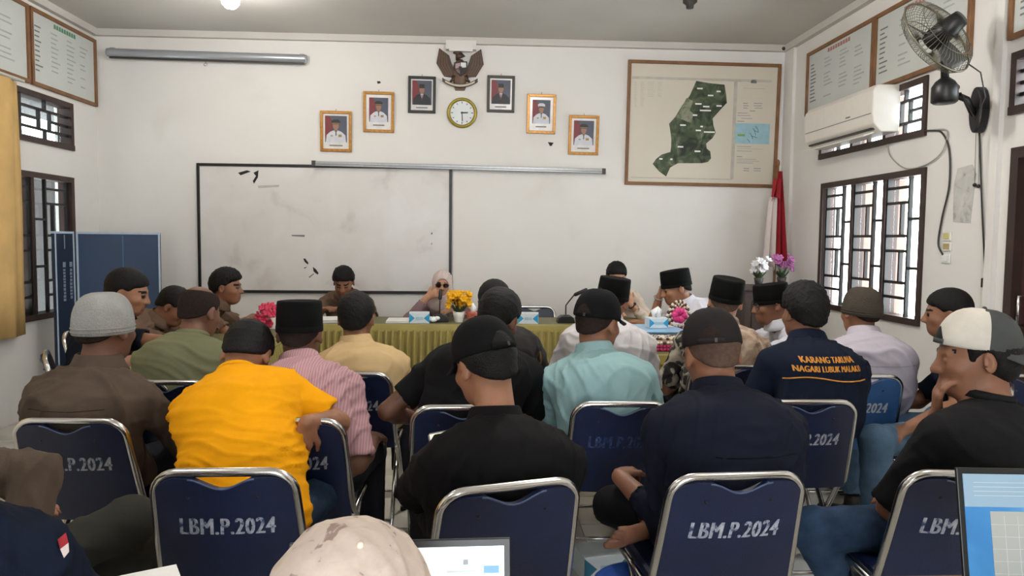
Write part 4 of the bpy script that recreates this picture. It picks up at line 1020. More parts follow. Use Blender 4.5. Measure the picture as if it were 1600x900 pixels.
def sdf_surface(prims, h):
    los = np.min([p[2] for p in prims if p[0] == 'add'], axis=0); his = np.max([p[3] for p in prims if p[0] == 'add'], axis=0)
    lo = los-3*h; n = np.ceil((his-los)/h).astype(int)+7
    Fd = np.full(n, 0.25, np.float32); ax = [(lo[i]+h*np.arange(n[i])).astype(np.float32) for i in range(3)]
    for op, fn, plo, phi, k in prims:
        if plo is None: i0 = np.zeros(3, int); i1 = n
        else:
            mg = k+2.5*h if op != 'lcut' else 0
            i0 = np.maximum(0, np.floor((plo-mg-lo)/h).astype(int)); i1 = np.minimum(n, np.ceil((phi+mg-lo)/h).astype(int)+1)
            if (i1 <= i0).any(): continue
        sl = tuple(slice(a, b) for a, b in zip(i0, i1))
        d = fn(ax[0][sl[0]][:,None,None], ax[1][sl[1]][None,:,None], ax[2][sl[2]][None,None,:]).astype(np.float32)
        f = Fd[sl]; kk = max(k, 1e-4)
        if op == 'add': hh = np.maximum(kk-np.abs(f-d), 0)/kk; Fd[sl] = np.minimum(f, d)-hh*hh*kk*0.25
        else:
            if op == 'sub': d = -d
            hh = np.maximum(kk-np.abs(f-d), 0)/kk; Fd[sl] = np.maximum(f, d)+hh*hh*kk*0.25
    S = Fd < 0
    S[0] = S[-1] = False; S[:,0] = S[:,-1] = False; S[:,:,0] = S[:,:,-1] = False
    cnt = np.zeros(n-1, np.int8)
    for o in OFF: cnt += S[o[0]:n[0]-1+o[0], o[1]:n[1]-1+o[1], o[2]:n[2]-1+o[2]]
    act = (cnt > 0) & (cnt < 8); I = np.argwhere(act); idx = np.full(n-1, -1, np.int32); idx[act] = np.arange(len(I))
    vals = np.stack([Fd[I[:,0]+o[0], I[:,1]+o[1], I[:,2]+o[2]] for o in OFF], 1)
    acc = np.zeros((len(I), 3)); c = np.zeros(len(I))
    for a, b in EDG:
        va, vb = vals[:,a], vals[:,b]; mk = (va < 0) != (vb < 0)
        t = np.where(mk, va/np.where(mk, va-vb, 1), 0)
        acc += np.where(mk[:,None], OFF[a]+(OFF[b]-OFF[a])*t[:,None], 0); c += mk
    V = lo+h*(I+acc/np.maximum(c, 1)[:,None])
    Q = []
    for axn in range(3):
        sl0 = [slice(1,-1)]*3; sl1 = [slice(1,-1)]*3; sl0[axn] = slice(0,-1); sl1[axn] = slice(1,None)
        s0, s1 = S[tuple(sl0)], S[tuple(sl1)]
        u, v = (axn+1) % 3, (axn+2) % 3
        for flip, mk in ((False, s0 & ~s1), (True, ~s0 & s1)):
            E = np.argwhere(mk)
            if not len(E): continue
            E[:,u] += 1; E[:,v] += 1
            q4 = []
            for du, dv in ((-1,-1),(0,-1),(0,0),(-1,0)):
                e = E.copy(); e[:,u] += du; e[:,v] += dv; q4.append(idx[e[:,0], e[:,1], e[:,2]])
            q4 = np.stack(q4, 1)
            Q.append(q4[:,::-1] if flip else q4)
    return V.astype(np.float32), np.concatenate(Q).astype(np.int32)
def np_mesh(name, V, Q, mats, parent, matidx=None, disp=None, relax=1):
    me = bpy.data.meshes.new(name)
    for _ in range(relax):                       # one light smoothing pass over the quad edges
        a = np.concatenate([Q[:,0],Q[:,1],Q[:,2],Q[:,3]]); b = np.concatenate([Q[:,1],Q[:,2],Q[:,3],Q[:,0]])
        s_ = np.zeros((len(V),3)); n_ = np.zeros(len(V))
        for i in range(3): s_[:,i] = np.bincount(a, V[b,i], len(V))
        n_ = np.bincount(a, minlength=len(V)); V = (0.5*V+0.5*s_/np.maximum(n_,1)[:,None]).astype(np.float32)
    me.vertices.add(len(V)); me.vertices.foreach_set('co', V.ravel())
    me.loops.add(Q.size); me.loops.foreach_set('vertex_index', Q.ravel())
    me.polygons.add(len(Q)); me.polygons.foreach_set('loop_start', np.arange(0, Q.size, 4, dtype=np.int32))
    me.polygons.foreach_set('use_smooth', np.ones(len(Q), bool))
    for mt in (mats if isinstance(mats, (list, tuple)) else [mats]): me.materials.append(mt)
    me.update(calc_edges=True)
    if disp is not None:
        N = np.zeros(len(V)*3, np.float32); me.vertex_normals.foreach_get('vector', N); N = N.reshape(-1,3)
        V = V+N*disp(V)[:,None]; me.vertices.foreach_set('co', V.astype(np.float32).ravel()); me.update()
    if matidx is not None:
        me.polygons.foreach_set('material_index', matidx(V[Q].mean(1)).astype(np.int32))
    me.validate(); 
    o = bpy.data.objects.new(name, me); COL.objects.link(o)
    if parent is not None: o.parent = parent
    return o
def folds(seed, amp=0.004, wl=0.09, axis=None, n=5):
    """soft waves plus a few sharper creases"""
    rg = np.random.RandomState(seed); ks = []
    for _ in range(n):
        d = rg.randn(3) if axis is None else np.array(axis)+0.22*rg.randn(3)
        ks.append((nrm3(d)*2*math.pi/(wl*(0.6+0.9*rg.rand())), rg.rand()*6.28, rg.rand()*0.6+0.6, rg.randn(3)*9, rg.rand()*6.28))
    def f(V):
        w_ = V+0.018*np.sin(V[:,[1,2,0]]*15+seed)+0.010*np.sin(V[:,[2,0,1]]*31+seed*2)
        s_ = 0
        for k, p, a, mk, mp in ks:
            ph = w_ @ k+p; mask = np.clip(0.25+0.9*np.sin(V @ mk+mp), 0, 1)
            s_ = s_+a*mask*(np.exp(-(np.sin(ph/2)**2)/0.10)*1.3-0.35)
        return amp*1.5*s_/math.sqrt(n)
    return f
def rotz(a): c, s = math.cos(a), math.sin(a); return np.array([[c,-s,0],[s,c,0],[0,0,1]])
def rotx(a): c, s = math.cos(a), math.sin(a); return np.array([[1,0,0],[0,c,-s],[0,s,c]])
def roty(a): c, s = math.cos(a), math.sin(a); return np.array([[c,0,s],[0,1,0],[-s,0,c]])
def skin_mat(name, c): return mat(name, c, 0.55, 0.10, 16, bump=0.06, bscale=120)
SK = {'mid': skin_mat('skin_mid', (150,104,78)), 'dark': skin_mat('skin_dark', (108,72,54)), 'light': skin_mat('skin_light', (176,128,100)), 'tan': skin_mat('skin_tan', (134,90,66))}
HAIR = mat('black_hair', (12,11,11), 0.6, 0.4, 60, bump=0.5, bscale=220, spec=0.25)
STUB = mat('cropped_hair', (40,31,27), 0.85, 0.25, 80, bump=0.3, bscale=300, spec=0.15)
STUBL = mat('short_cropped_hair', (84,66,56), 0.85, 0.2, 80, bump=0.3, bscale=300, spec=0.15)
LIP = mat('lips', (126,72,64), 0.5); EYE = mat('eyes', (34,24,20), 0.3)
CLOTHN = dict(rough=0.9, var=0.10, scale=14, bump=0.12, bscale=260, spec=0.15)
def cloth(name, c, **k): d = dict(CLOTHN); d.update(k); return mat(name, c, **d)

def hand_prims(W, f, n, s, curl, spread=0.011, side=1):
    """W wrist, f finger direction, n palm normal; side=+1 puts the thumb on the +lateral side"""
    f = nrm3(f); n = nrm3(n-f*(n @ f)); l = np.cross(f, n)*side; P = []
    P.append(slab(W+f*0.012*s, W+f*0.075*s, l, 0.026*s, 0.016*s, 0.038*s, 0.014*s, 0.012))
    for i, (o, ln) in enumerate(((0.030,0.066),(0.0105,0.076),(-0.0105,0.071),(-0.030,0.056))):
        b = W+f*(0.080-0.004*abs(i-1))*s+l*o*s; a = 0.15
        for k, fr in enumerate((0.45,0.32,0.23)):
            a += curl*(0.75 if k == 0 else 1.0)
            dr = f*math.cos(a)+n*math.sin(a)+l*(o*1.6 if k == 0 else 0)
            e = b+nrm3(dr)*ln*fr*1.12*s; P.append(cone(b, e, (0.0098-0.0008*k)*s, (0.0092-0.0009*k)*s, 0.005)); b = e
    b = W+f*0.028*s+l*0.028*s; d1 = nrm3(f*0.75+l*0.65+n*0.25); e = b+d1*0.042*s; P.append(cone(b, e, 0.0125*s, 0.0105*s, 0.01))
    d2 = nrm3(f*0.9+l*0.2+n*0.35*(1+curl)); P.append(cone(e, e+d2*0.034*s, 0.0105*s, 0.0085*s, 0.005))
    return P
def ik(S, Wt, l1, l2, hint):
    d = Wt-S; L = np.linalg.norm(d); L = max(L, 0.06)
    if L > (l1+l2)*0.995: Wt = S+d/L*(l1+l2)*0.995; d = Wt-S; L = (l1+l2)*0.995
    u = d/L; a = (l1*l1-l2*l2+L*L)/(2*L); hh = math.sqrt(max(0, l1*l1-a*a)); hint = np.asarray(hint, float)
    p = hint-u*(hint @ u); p = nrm3(p) if np.linalg.norm(p) > 1e-4 else np.array([0,0,-1.0])
    return S+u*a+p*hh, Wt

NP = 0
def person(label, pel, yaw, head, hs=1.0, face=(0,8,0), sw=0.178, bulk=1.0, depth=1.0, skin='mid', top=None, legs=None, hair='short', hat=None, arms=None,
           knees=None, ankles=None, res=0.0085, group=None, neckf=0.35, seat=0.465, shoes='shoe', glasses=None, scarf=None, belly=1.0, fold=None, extra=None, neckw=1.0, beard=False, nl=1.0, co=0.052, shd=0.075):
    """pel: x,y of the pelvis; head: world point of the middle of the head; face: yaw (to the left +), pitch (down +), roll relative to the trunk"""
    global NP; NP += 1; seed = NP
    root = empty('person', (pel[0], pel[1], 0), yaw); tag(root, label, 'person', group)
    Rw = rotz(-yaw)
    loc = lambda w_: Rw @ (np.array(w_, float)-V3(pel[0], pel[1], 0))
    H = loc(head); s = hs; arms = arms or {}; top = top or {}
    Rh = rotz(R(face[0])) @ rotx(-R(face[1])) @ roty(R(face[2]))
    P0 = V3(0, 0, seat+0.085)
    atlas = H+Rh @ V3(0,-0.022,-0.075)*s
    dPA = nrm3(atlas-P0); nd = nrm3(dPA+V3(0, neckf, 0)); N = atlas-nd*0.085*s*nl
    dT = N-P0; Lt = np.linalg.norm(dT); T = 0.50*(0.5+0.5*s)
    back = V3(0,-1,0); back = nrm3(back-nrm3(dT)*(back @ nrm3(dT)))
    bul = min(0.11, 0.45*math.sqrt(max(0, T*T-Lt*Lt))) if Lt < T else 0.0
    A1 = P0+dT*0.36+back*bul*0.9; A2 = P0+dT*0.74+back*bul*0.85
    td = nrm3(N-A2)
    U = V3(1,0,0); U = nrm3(U-td*(U @ td)); U0 = V3(1,0,0)
    fwdv = np.cross(td, U)*1.0; fwdv = np.cross(U, td)*-1.0 if np.cross(U, td)[1] < 0 else np.cross(U, td)
    if fwdv[1] < 0: fwdv = -fwdv
    B = bulk; D = depth
    def trunk(e, lo=False):
        pr = [slab(P0-V3(0,0,0.02), A1, U0, 0.172*B+e, (0.115*D*belly)+e, 0.160*B+e, (0.108*D*belly)+e, 0.05),
              slab(A1, A2, U, 0.160*B+e, 0.108*D*belly+e, 0.168*B+e, 0.112*D+e, 0.06),
              slab(A2, N-td*0.065, U, 0.168*B+e, 0.112*D+e, 0.150*B+e, 0.082*D+e, 0.06)]
        return pr
    sh = {}; Sj = {}
    for nm, sg in (('L',-1),('R',1)):
        S = N-td*shd+U*sg*sw*(0.9+0.1*s)+fwdv*(0.012+0.25*bul); Sj[nm] = S
        a = arms.get(nm, {}); Wt = a.get('w')
        if Wt is None: Wt = V3(sg*0.12, 0.34, seat+0.155)
        elif isinstance(Wt, Vector): Wt = loc(Wt)
        else: Wt = np.array(Wt, float)
        E, Wt = ik(S, Wt, 0.285*a.get('k', 1.0), 0.25*a.get('k', 1.0), a.get('hint', (sg*0.5,-0.15,-0.85)))
        fdir = a.get('f'); fdir = nrm3(Wt-E)*1.0+V3(0,0,-0.15) if fdir is None else (nrm3(np.array(fdir, float)))
        pn = np.array(a.get('n', (-sg*0.35, 0.1, -1.0)), float)
        sh[nm] = dict(S=S, E=E, W=Wt, f=fdir, n=pn, curl=a.get('curl', 0.35), sg=sg, thumb=a.get('thumb', None))
    ar = bulk*0.35+0.65
    # ---- skin
    hp = lambda c, r, k=0.02, op='add', rot=None: ellip(H+Rh @ (np.array(c)*s), np.array(r)*s, Rh if rot is None else Rh @ rot, k*s, op)
    hc = lambda a, b, r1, r2, k=0.012, op='add': cone(H+Rh @ (np.array(a)*s), H+Rh @ (np.array(b)*s), r1*s, r2*s, k*s, op)
    pr = [hp((0,-0.014,0.028),(0.077,0.097,0.088)), hp((0,0.030,-0.032),(0.062,0.066,0.084),0.03), hp((0,0.048,-0.080),(0.042,0.042,0.034),0.03),
          hc((-0.034,0.080,0.020),(0.034,0.080,0.020),0.012,0.012), hp((-0.042,0.060,-0.026),(0.024,0.026,0.022)), hp((0.042,0.060,-0.026),(0.024,0.026,0.022)),
          hp((-0.032,0.100,0.000),(0.017,0.014,0.011),0.010,'sub'), hp((0.032,0.100,0.000),(0.017,0.014,0.011),0.010,'sub'),
          hp((-0.031,0.080,-0.001),(0.013,0.0135,0.011),0.004), hp((0.031,0.080,-0.001),(0.013,0.0135,0.011),0.004),
          hc((0,0.090,0.008),(0,0.110,-0.030),0.008,0.0125,0.010), hp((-0.013,0.100,-0.033),(0.009,0.010,0.008),0.008), hp((0.013,0.100,-0.033),(0.009,0.010,0.008),0.008),
          hc((-0.020,0.086,-0.060),(0.020,0.086,-0.060),0.0075,0.0075,0.006), hc((-0.016,0.085,-0.070),(0.016,0.085,-0.070),0.0075,0.0075,0.006)]
    for sg in (-1, 1):
        pr.append(hp((sg*0.081,-0.012,-0.008),(0.010,0.021,0.033),0.010,'add', rotz(sg*-0.45)))
        pr.append(hp((sg*0.088,-0.004,-0.006),(0.006,0.010,0.018),0.006,'sub', rotz(sg*-0.45)))
    nw = neckw*s
    pr += [cone(atlas+nd*0.02, N-td*0.03, 0.054*nw, 0.060*nw, 0.025)]
    pr += trunk(-0.014)
    for nm in 'LR':
        q_ = sh[nm]; pr.append(cone(N-nd*0.005, q_['S'], 0.048, 0.046*ar, 0.05))
        pr += [cone(q_['S'], q_['E'], 0.050*ar, 0.038*ar, 0.02), cone(q_['E'], q_['E']+(q_['W']-q_['E'])*0.3, 0.038*ar, 0.040*ar, 0.01), cone(q_['E']+(q_['W']-q_['E'])*0.3, q_['W'], 0.040*ar, 0.026*ar, 0.015)]
        th = q_['thumb'] if q_['thumb'] is not None else q_['sg']
        pr += hand_prims(q_['W'], q_['f'], q_['n'], 1.0, q_['curl'], side=th)
    hipz = seat+0.075; K = knees or {}; AN = ankles or {}
    lg = {}
    for nm, sg in (('L',-1),('R',1)):
        hip = V3(sg*0.088*B, 0.02, hipz); kn = K.get(nm); an = AN.get(nm)
        kn = V3(sg*0.13, 0.41, 0.51) if kn is None else (loc(kn) if isinstance(kn, Vector) else np.array(kn, float))
        an = V3(kn[0]+sg*0.01, kn[1]-0.02, 0.10) if an is None else (loc(an) if isinstance(an, Vector) else np.array(an, float))
        lg[nm] = (hip, kn, an, sg)
    if shoes == 'bare':
        for nm in 'LR':
            hip, kn, an, sg = lg[nm]; pr += [cone(hip, kn, 0.06, 0.048, 0.03), cone(kn, an, 0.046, 0.034, 0.02)]
            fd = AN.get('f'+nm); fd = nrm3(V3(0,1,-0.1) if fd is None else np.array(fd, float)); un = AN.get('u'+nm); un = V3(0,0,1) if un is None else np.array(un, float); un = nrm3(un-fd*(un @ fd)); la = np.cross(fd, un)
            heel = an-un*0.05-fd*0.03; ball = an+fd*0.13-un*0.062
            pr += [cone(an, heel, 0.034, 0.030, 0.02), slab(heel+fd*0.01, ball, la, 0.030, 0.026, 0.042, 0.018, 0.02)]
            for t in range(5):
                b = ball+la*sg*(-0.036+0.019*t)*1.0; pr.append(cone(b, b+fd*(0.052-0.006*t)+un*0.006, 0.0115-0.0008*t, (0.0125 if t == 0 else 0.0095)-0.0006*t, 0.003))
    sm = SK[skin]
    def region(C):
        L = (C-H) @ Rh/s; m_ = np.zeros(len(C), int)
        x, y, z = np.abs(L[:,0]), L[:,1], L[:,2]
        m_[(y > 0.05) & (y < 0.098) & (x < 0.026) & (z < -0.055) & (z > -0.078) & (y > 0.075)] = 2
        m_[(y > 0.06) & (x > 0.012) & (x < 0.052) & (z > 0.018) & (z < 0.030)] = 1
        m_[(y > 0.07) & (x > 0.017) & (x < 0.046) & (z > -0.007) & (z < 0.007)] = 3
        armm = np.ones(len(C), bool)
        for nm in 'LR':
            q_ = sh[nm]
            for a_, b_, rr in ((q_['E'], q_['W'], 0.065), (q_['W'], q_['W']+nrm3(q_['f'])*0.17, 0.06)):
                d_ = b_-a_; t = np.clip((C-a_) @ d_/(d_ @ d_), 0, 1); armm &= np.linalg.norm(C-a_-t[:,None]*d_, axis=1) > rr
        if beard: m_[armm & (y > 0.03) & (y < 0.105) & (x < 0.066) & (np.linalg.norm(L, axis=1) < 0.135) & (z < -0.045) & (z > -0.13) & (((x > 0.045) & (y < 0.062)) | (z < -0.096))] = 4
        m_[~armm] = 0
        return m_
    Vb, Qb = sdf_surface(pr, res)
    body = np_mesh('body', Vb, Qb, [sm, HAIR, LIP, EYE, STUB], root, region, None, 1)
    MH = Matrix([[*(Rh[i]*s), H[i]] for i in range(3)]+[[0,0,0,1]])
    # ---- hair
    def hair_obj(mt, t, a, b, low=-0.085, amp=0.0022, nm='hair', vol=(0,0,0), bald=0.0):
        if hat: t = min(t, 0.012); vol = (0,0,-0.02); amp = min(amp, 0.0015)
        hr = [hp((0,-0.014,0.028),(0.077+t,0.097+t,0.088+t)), hp((vol[0],-0.01+vol[1],0.05+vol[2]),(0.070+t,0.088+t,0.066+t*1.3),0.02), hp((0,-0.060,-0.03),(0.055+t*0.6,0.045+t*0.6,0.05),0.02)]
        pc = H+Rh @ (V3(0,0,a)*s); hr.append(plane(pc, Rh @ V3(0, b, -1.0), 0.010))
        hr.append(plane(H+Rh @ (V3(0,0,low)*s), Rh @ V3(0,0.2,-1.0), 0.02))
        for sg in (-1,1): hr.append(hp((sg*0.086,0.0,-0.022),(0.028,0.030,0.042),0.012,'sub'))
        for sg in (-1,1): hr.append(hp((sg*0.078,0.075,0.015),(0.030,0.040,0.045),0.012,'sub'))
        if bald: hr.append(hp((0,-0.01,0.125),(0.060,0.085,0.05*bald),0.02,'sub'))
        if hat: hr.append(plane(H+Rh @ (V3(0,0,0.035 if hat[0] != 'skullcap' else 0.012)*s), Rh @ V3(0,0,1.0), 0.01))
        Vh, Qh = sdf_surface(hr, min(0.0065, res*0.8))
        return np_mesh(nm, Vh, Qh, mt, root, None, folds(seed+40, amp, 0.030, None, 9), 1)
    if hair == 'short': hair_obj(HAIR, 0.010, 0.002, 0.62)
    elif hair == 'full': hair_obj(HAIR, 0.015, 0.004, 0.62, amp=0.0035, vol=(0,0.01,0.012))
    elif hair == 'long': hair_obj(HAIR, 0.014, -0.030, 0.75, low=-0.125, amp=0.004)
    elif hair == 'crop': hair_obj(STUB, 0.003, 0.005, 0.55, amp=0.0008)
    elif hair == 'crop2': hair_obj(STUBL, 0.003, 0.005, 0.55, amp=0.0008)
    elif hair == 'fringe': hair_obj(STUB, 0.004, -0.005, 0.45, amp=0.001)
    elif hair == 'bald': hair_obj(STUB, 0.0035, -0.002, 0.50, amp=0.001, bald=1.3)
    # ---- headwear
    if hat:
        kind = hat[0]
        TR = lambda rot, tilt, up_=0.0: MH @ Matrix.Translation((0,-0.010,up_)) @ Matrix.Rotation(R(rot), 4, 'Z') @ Matrix.Rotation(R(tilt), 4, 'X')
        if kind == 'cap':
            _, m1, m2, rot, tilt = hat[:5]
            Mc = TR(rot, tilt, 0.030)
            def dome(n=36, k=9):
                prof = []
                for i in range(k+1):
                    t = math.pi/2*i/k; prof.append((max(1e-4, math.cos(t)**0.72), math.sin(t)**1.05))
                return prof
            q = MB(); vs_ = []; n = 36; pf = dome()
            for (r_, z) in pf:
                for j in range(n):
                    a = 2*math.pi*j/n; seam = 1.0-0.012*math.exp(-((((a/(math.pi/3)) % 1.0)-0.5)**2*0+min((a/(math.pi/3)) % 1, 1-(a/(math.pi/3)) % 1)**2*90))
                    vs_.append(Mc @ Vector((0.0915*r_*math.cos(a)*seam, 0.113*r_*math.sin(a)*seam, 0.112*z*seam)))
            vs2 = [Mc @ Vector((0.088*math.cos(2*math.pi*j/n), 0.109*math.sin(2*math.pi*j/n), -0.006)) for j in range(n)]
            fs = [(i*n+j, i*n+(j+1) % n, (i+1)*n+(j+1) % n, (i+1)*n+j) for i in range(len(pf)-1) for j in range(n)]
            o_ = len(vs_); fs += [(o_+j, o_+(j+1) % n, (j+1) % n, j) for j in range(n)]+[tuple(o_+j for j in range(n))[::-1]]
            q.add(vs_+vs2, fs, 0, True)
            if len(hat) > 5:                       # two-tone cap: front panels in the second colour
                lim = hat[5]
                for fi, f_ in enumerate(q.f):
                    c_ = sum((Mc.inverted() @ Vector(q.v[i]) for i in f_), Vector())/len(f_)
                    if c_.y < lim: q.m[fi] = 1
            cap = q.build('cap', [m1, m2], root)
            q = MB(); q.ell((Mc @ Vector((0,0,0.110))), 0.008*s, 8, 5); q.build('cap_button', m1, cap)
            vs_ = []; nb = 14; kb = 5
            for i in range(kb+1):
                for j in range(nb+1):
                    a = R(90)+R(128)*(j/nb-0.5); ex = i/kb; fr_ = math.cos((j/nb-0.5)*math.pi)**0.6
                    x_ = 0.089*math.cos(a); y_ = 0.110*math.sin(a)+0.072*ex*fr_
                    vs_.append(Mc @ Vector((x_*(1+0.10*ex*fr_), y_, -0.002-0.016*ex-0.022*(abs(j/nb-0.5)*2)**2*(0.3+ex*0.7)*fr_ ** 0.3)))
            q = MB(); q.add(vs_, [(i*(nb+1)+j, i*(nb+1)+j+1, (i+1)*(nb+1)+j+1, (i+1)*(nb+1)+j) for i in range(kb) for j in range(nb)], 0, True)
            br = q.build('cap_brim', m1 if len(hat) <= 6 else hat[6], cap); md = br.modifiers.new('t', 'SOLIDIFY'); md.thickness = 0.004; md.offset = 0
            # opening and strap at the back
            q = MB(); vs_ = []
            for i in range(7):
                for j in range(13):
                    a = R(270)+R(44)*(j/12-0.5)*(1-0.0*i); zz = 0.004+0.042*i/6*math.sin(math.pi*(0.08+0.84*j/12)); r_ = math.cos(math.asin(min(1, (zz/0.108)**0.95)))**0.72
                    vs_.append(Mc @ Vector((0.0918*r_*math.cos(a), 0.1136*r_*math.sin(a), zz)))
            q.add(vs_, [(i*13+j, i*13+j+1, (i+1)*13+j+1, (i+1)*13+j) for i in range(6) for j in range(12)], 0, True); q.build('cap_opening', HAIR if hair not in ('crop','crop2','bald') else STUB, cap)
            q = MB(); st_ = []
            for zz in (-0.004, 0.010):
                for j in range(13):
                    a = R(270)+R(52)*(j/12-0.5); st_.append(Mc @ Vector((0.0950*math.cos(a), 0.1168*math.sin(a), zz)))
            q.add(st_, [(j, j+1, 13+j+1, 13+j) for j in range(12)], 0, True); o_ = q.build('cap_strap', m1, cap); md = o_.modifiers.new('t', 'SOLIDIFY'); md.thickness = 0.002
            if rot != 180:
                q = MB(); Mb = Mc @ Matrix.Translation((0.012,-0.1165,0.003)); q.box((-0.004,-0.002,-0.006),(0.004,0.002,0.006), 0, Mb); q.build('cap_buckle', DGREY, cap)
        elif kind == 'peci':
            Mc = TR(0, hat[2], 0.022) @ Matrix.Rotation(R(hat[3] if len(hat) > 3 else 0), 4, 'Y')
            q = MB(); q.lathe([(0.97,-0.012),(1.0,-0.010),(0.985,0.05),(0.955,0.096),(0.93,0.104),(0.80,0.106),(0.55,0.100),(1e-4,0.099)], 40, 0, Mc, 0.0865, 0.110, True, True)
            pc = q.build('peci_hat', hat[1], root)
            q = MB(); q.lathe([(1.004,-0.0125),(1.010,-0.008),(1.004,0.010),(0.998,0.011)], 40, 0, Mc, 0.0865, 0.110, True, False); q.build('hat_band', hat[1], pc)
        elif kind == 'skullcap':
            Mc = TR(0, hat[2], -0.004)
            pf = [(0.975,-0.012),(1.0,-0.006),(1.005,0.02)]+[(max(1e-4, math.cos(t)**0.6), 0.02+0.110*math.sin(t)) for t in [math.pi/2*i/8 for i in range(1,9)]]
            q = MB(); q.lathe(pf, 36, 0, Mc, 0.090, 0.110); kc = q.build('skullcap', hat[1], root)
            q = MB()
            for zz in (0.0, 0.012): q.tube([Mc @ Vector((0.0908*math.cos(2*math.pi*k/40), 0.111*math.sin(2*math.pi*k/40), zz)) for k in range(40)], 0.0022*s, 5, closed=True)
            q.build('knit_rim', hat[1], kc)
    if scarf:
        hr = [hp((0,-0.014,0.030),(0.093,0.112,0.103),0.02), hp((0,0.012,-0.045),(0.088,0.092,0.110),0.04), cone(atlas, N-td*0.03, 0.080*s, 0.105*s, 0.04),
              slab(N-td*0.02, A2+fwdv*0.02, U, 0.16*B, 0.125*D, 0.15*B, 0.13*D, 0.06)]
        if scarf[1]:
            hr += [hp((0,0.105,-0.018),(0.060,0.075,0.078),0.012,'sub')]
        Vh, Qh = sdf_surface(hr, res*0.8); np_mesh('headscarf', Vh, Qh, scarf[0], root, None, folds(seed+3, scarf[2] if len(scarf) > 2 else 0.005, 0.07, (1,0.3,0.4)), 1)
    if glasses:
        q = MB(); gm, dark = glasses
        for sg in (-1,1):
            ring = [MH @ Vector((sg*0.033+0.026*math.cos(a), 0.098-0.010*abs(math.cos(a)) * (1 if sg*math.cos(a) > 0 else 0), 0.000+0.021*math.sin(a))) for a in [2*math.pi*k/18 for k in range(18)]]
            q.tube(ring, 0.0022*s, 5, closed=True)
            q.tube([MH @ Vector((sg*0.059,0.086,0.004)), MH @ Vector((sg*0.082,0.04,0.006)), MH @ Vector((sg*0.086,-0.015,0.004))], 0.002*s, 5)
        q.tube([MH @ Vector((-0.008,0.104,0.004)), MH @ Vector((0.008,0.104,0.004))], 0.002*s, 5)
        g_ = q.build('eyeglasses', gm, root)
        for sg in (-1,1):
            q = MB(); q.add([MH @ Vector((sg*0.033+0.025*math.cos(a), 0.099-0.010*abs(math.cos(a)) * (1 if sg*math.cos(a) > 0 else 0), 0.020*math.sin(a))) for a in [2*math.pi*k/18 for k in range(18)]], [tuple(range(18))])
            q.build('lens', mat('dark_lens', (40,20,22), 0.1) if dark else GLASS, g_)
    # ---- shirt
    e = 0.010; ss = top.get('sleeve', 'short'); tm_ = top['mat']
    sp = trunk(e)
    for nm in 'LR':
        q_ = sh[nm]; S, E, Wt = q_['S'], q_['E'], q_['W']
        sp.append(cone(N-nd*0.015, S, 0.056, 0.062*ar, 0.06))
        u = nrm3(E-S)
        if ss == 'short':
            en = S+(E-S)*top.get('len', 0.72); sp.append(cone(S, en+u*0.06, 0.066*ar, 0.064*ar, 0.014))
        elif ss == 'long':
            u2 = nrm3(Wt-E); en = E+(Wt-E)*top.get('len', 0.9); sp += [cone(S, E, 0.066*ar, 0.056*ar, 0.014), cone(E, en+u2*0.04, 0.055*ar, 0.040*ar, 0.02)]
    for nm in 'LR':
        q_ = sh[nm]; S, E, Wt = q_['S'], q_['E'], q_['W']
        if ss == 'short': u = nrm3(E-S); en = S+(E-S)*top.get('len', 0.72); rr = 0.10
        else: u = nrm3(Wt-E); en = E+(Wt-E)*top.get('len', 0.9); rr = 0.075
        # trim the sleeve end, staying clear of the trunk
        c_ = en+u*0.05
        def fn_(X, Y, Z, c_=c_, u=u, en=en, rr=rr):
            x, y, z = X-en[0], Y-en[1], Z-en[2]; t = x*u[0]+y*u[1]+z*u[2]; rad = np.sqrt(np.maximum(0, x*x+y*y+z*z-t*t)); return np.maximum(np.maximum(rad-rr, -t), t-0.13)
        if ss in ('short','long'): sp.append(('sub', fn_, en-0.14, en+0.14, 0.004)); sp.append(cone(en-u*0.02, en+u*0.03, (0.047 if ss == 'short' else 0.034)*ar, (0.047 if ss == 'short' else 0.034)*ar, 0.004, 'sub'))
    sp.append(cone(N+nd*0.02, atlas+nd*0.05, 0.062*nw, 0.062*nw, 0.01, 'sub'))
    sp.append(plane(P0-V3(0,0,top.get('hem', 0.075)), V3(0, 0.0, -1), 0.01))
    fo = fold or (0.009, 0.085, None)
    Vs, Qs = sdf_surface(sp, max(res, 0.0085)*top.get('resk', 1.15))
    mats_ = tm_ if isinstance(tm_, list) else [tm_]
    shirt = np_mesh('shirt', Vs, Qs, mats_, root, top.get('region'), folds(seed, fo[0], fo[1], fo[2], 6), 2)
    col = top.get('collar')
    if col:
        zax = nrm3(nd+fwdv*-0.30); xa_ = nrm3(U-zax*(U @ zax)); ya_ = np.cross(zax, xa_); cb = N+nd*co
        Mk = Matrix([[xa_[i], ya_[i], zax[i], cb[i]] for i in range(3)]+[[0,0,0,1]])
        k_ = nw
        pf = [(0.072,-0.03),(0.0665,0.0),(0.064,0.026),(0.067,0.030),(0.072,0.025),(0.083,-0.006),(0.098,-0.030),(0.092,-0.034),(0.072,-0.03)] if col[1] == 'polo' else [(0.066,-0.012),(0.062,0.006),(0.066,0.013),(0.074,0.006),(0.078,-0.012),(0.066,-0.012)]
        q = MB(); q.lathe([(a*k_, b) for a, b in pf], 28, 0, Mk, 1.0, 1.0, True, False); q.build('collar', col[0], shirt)
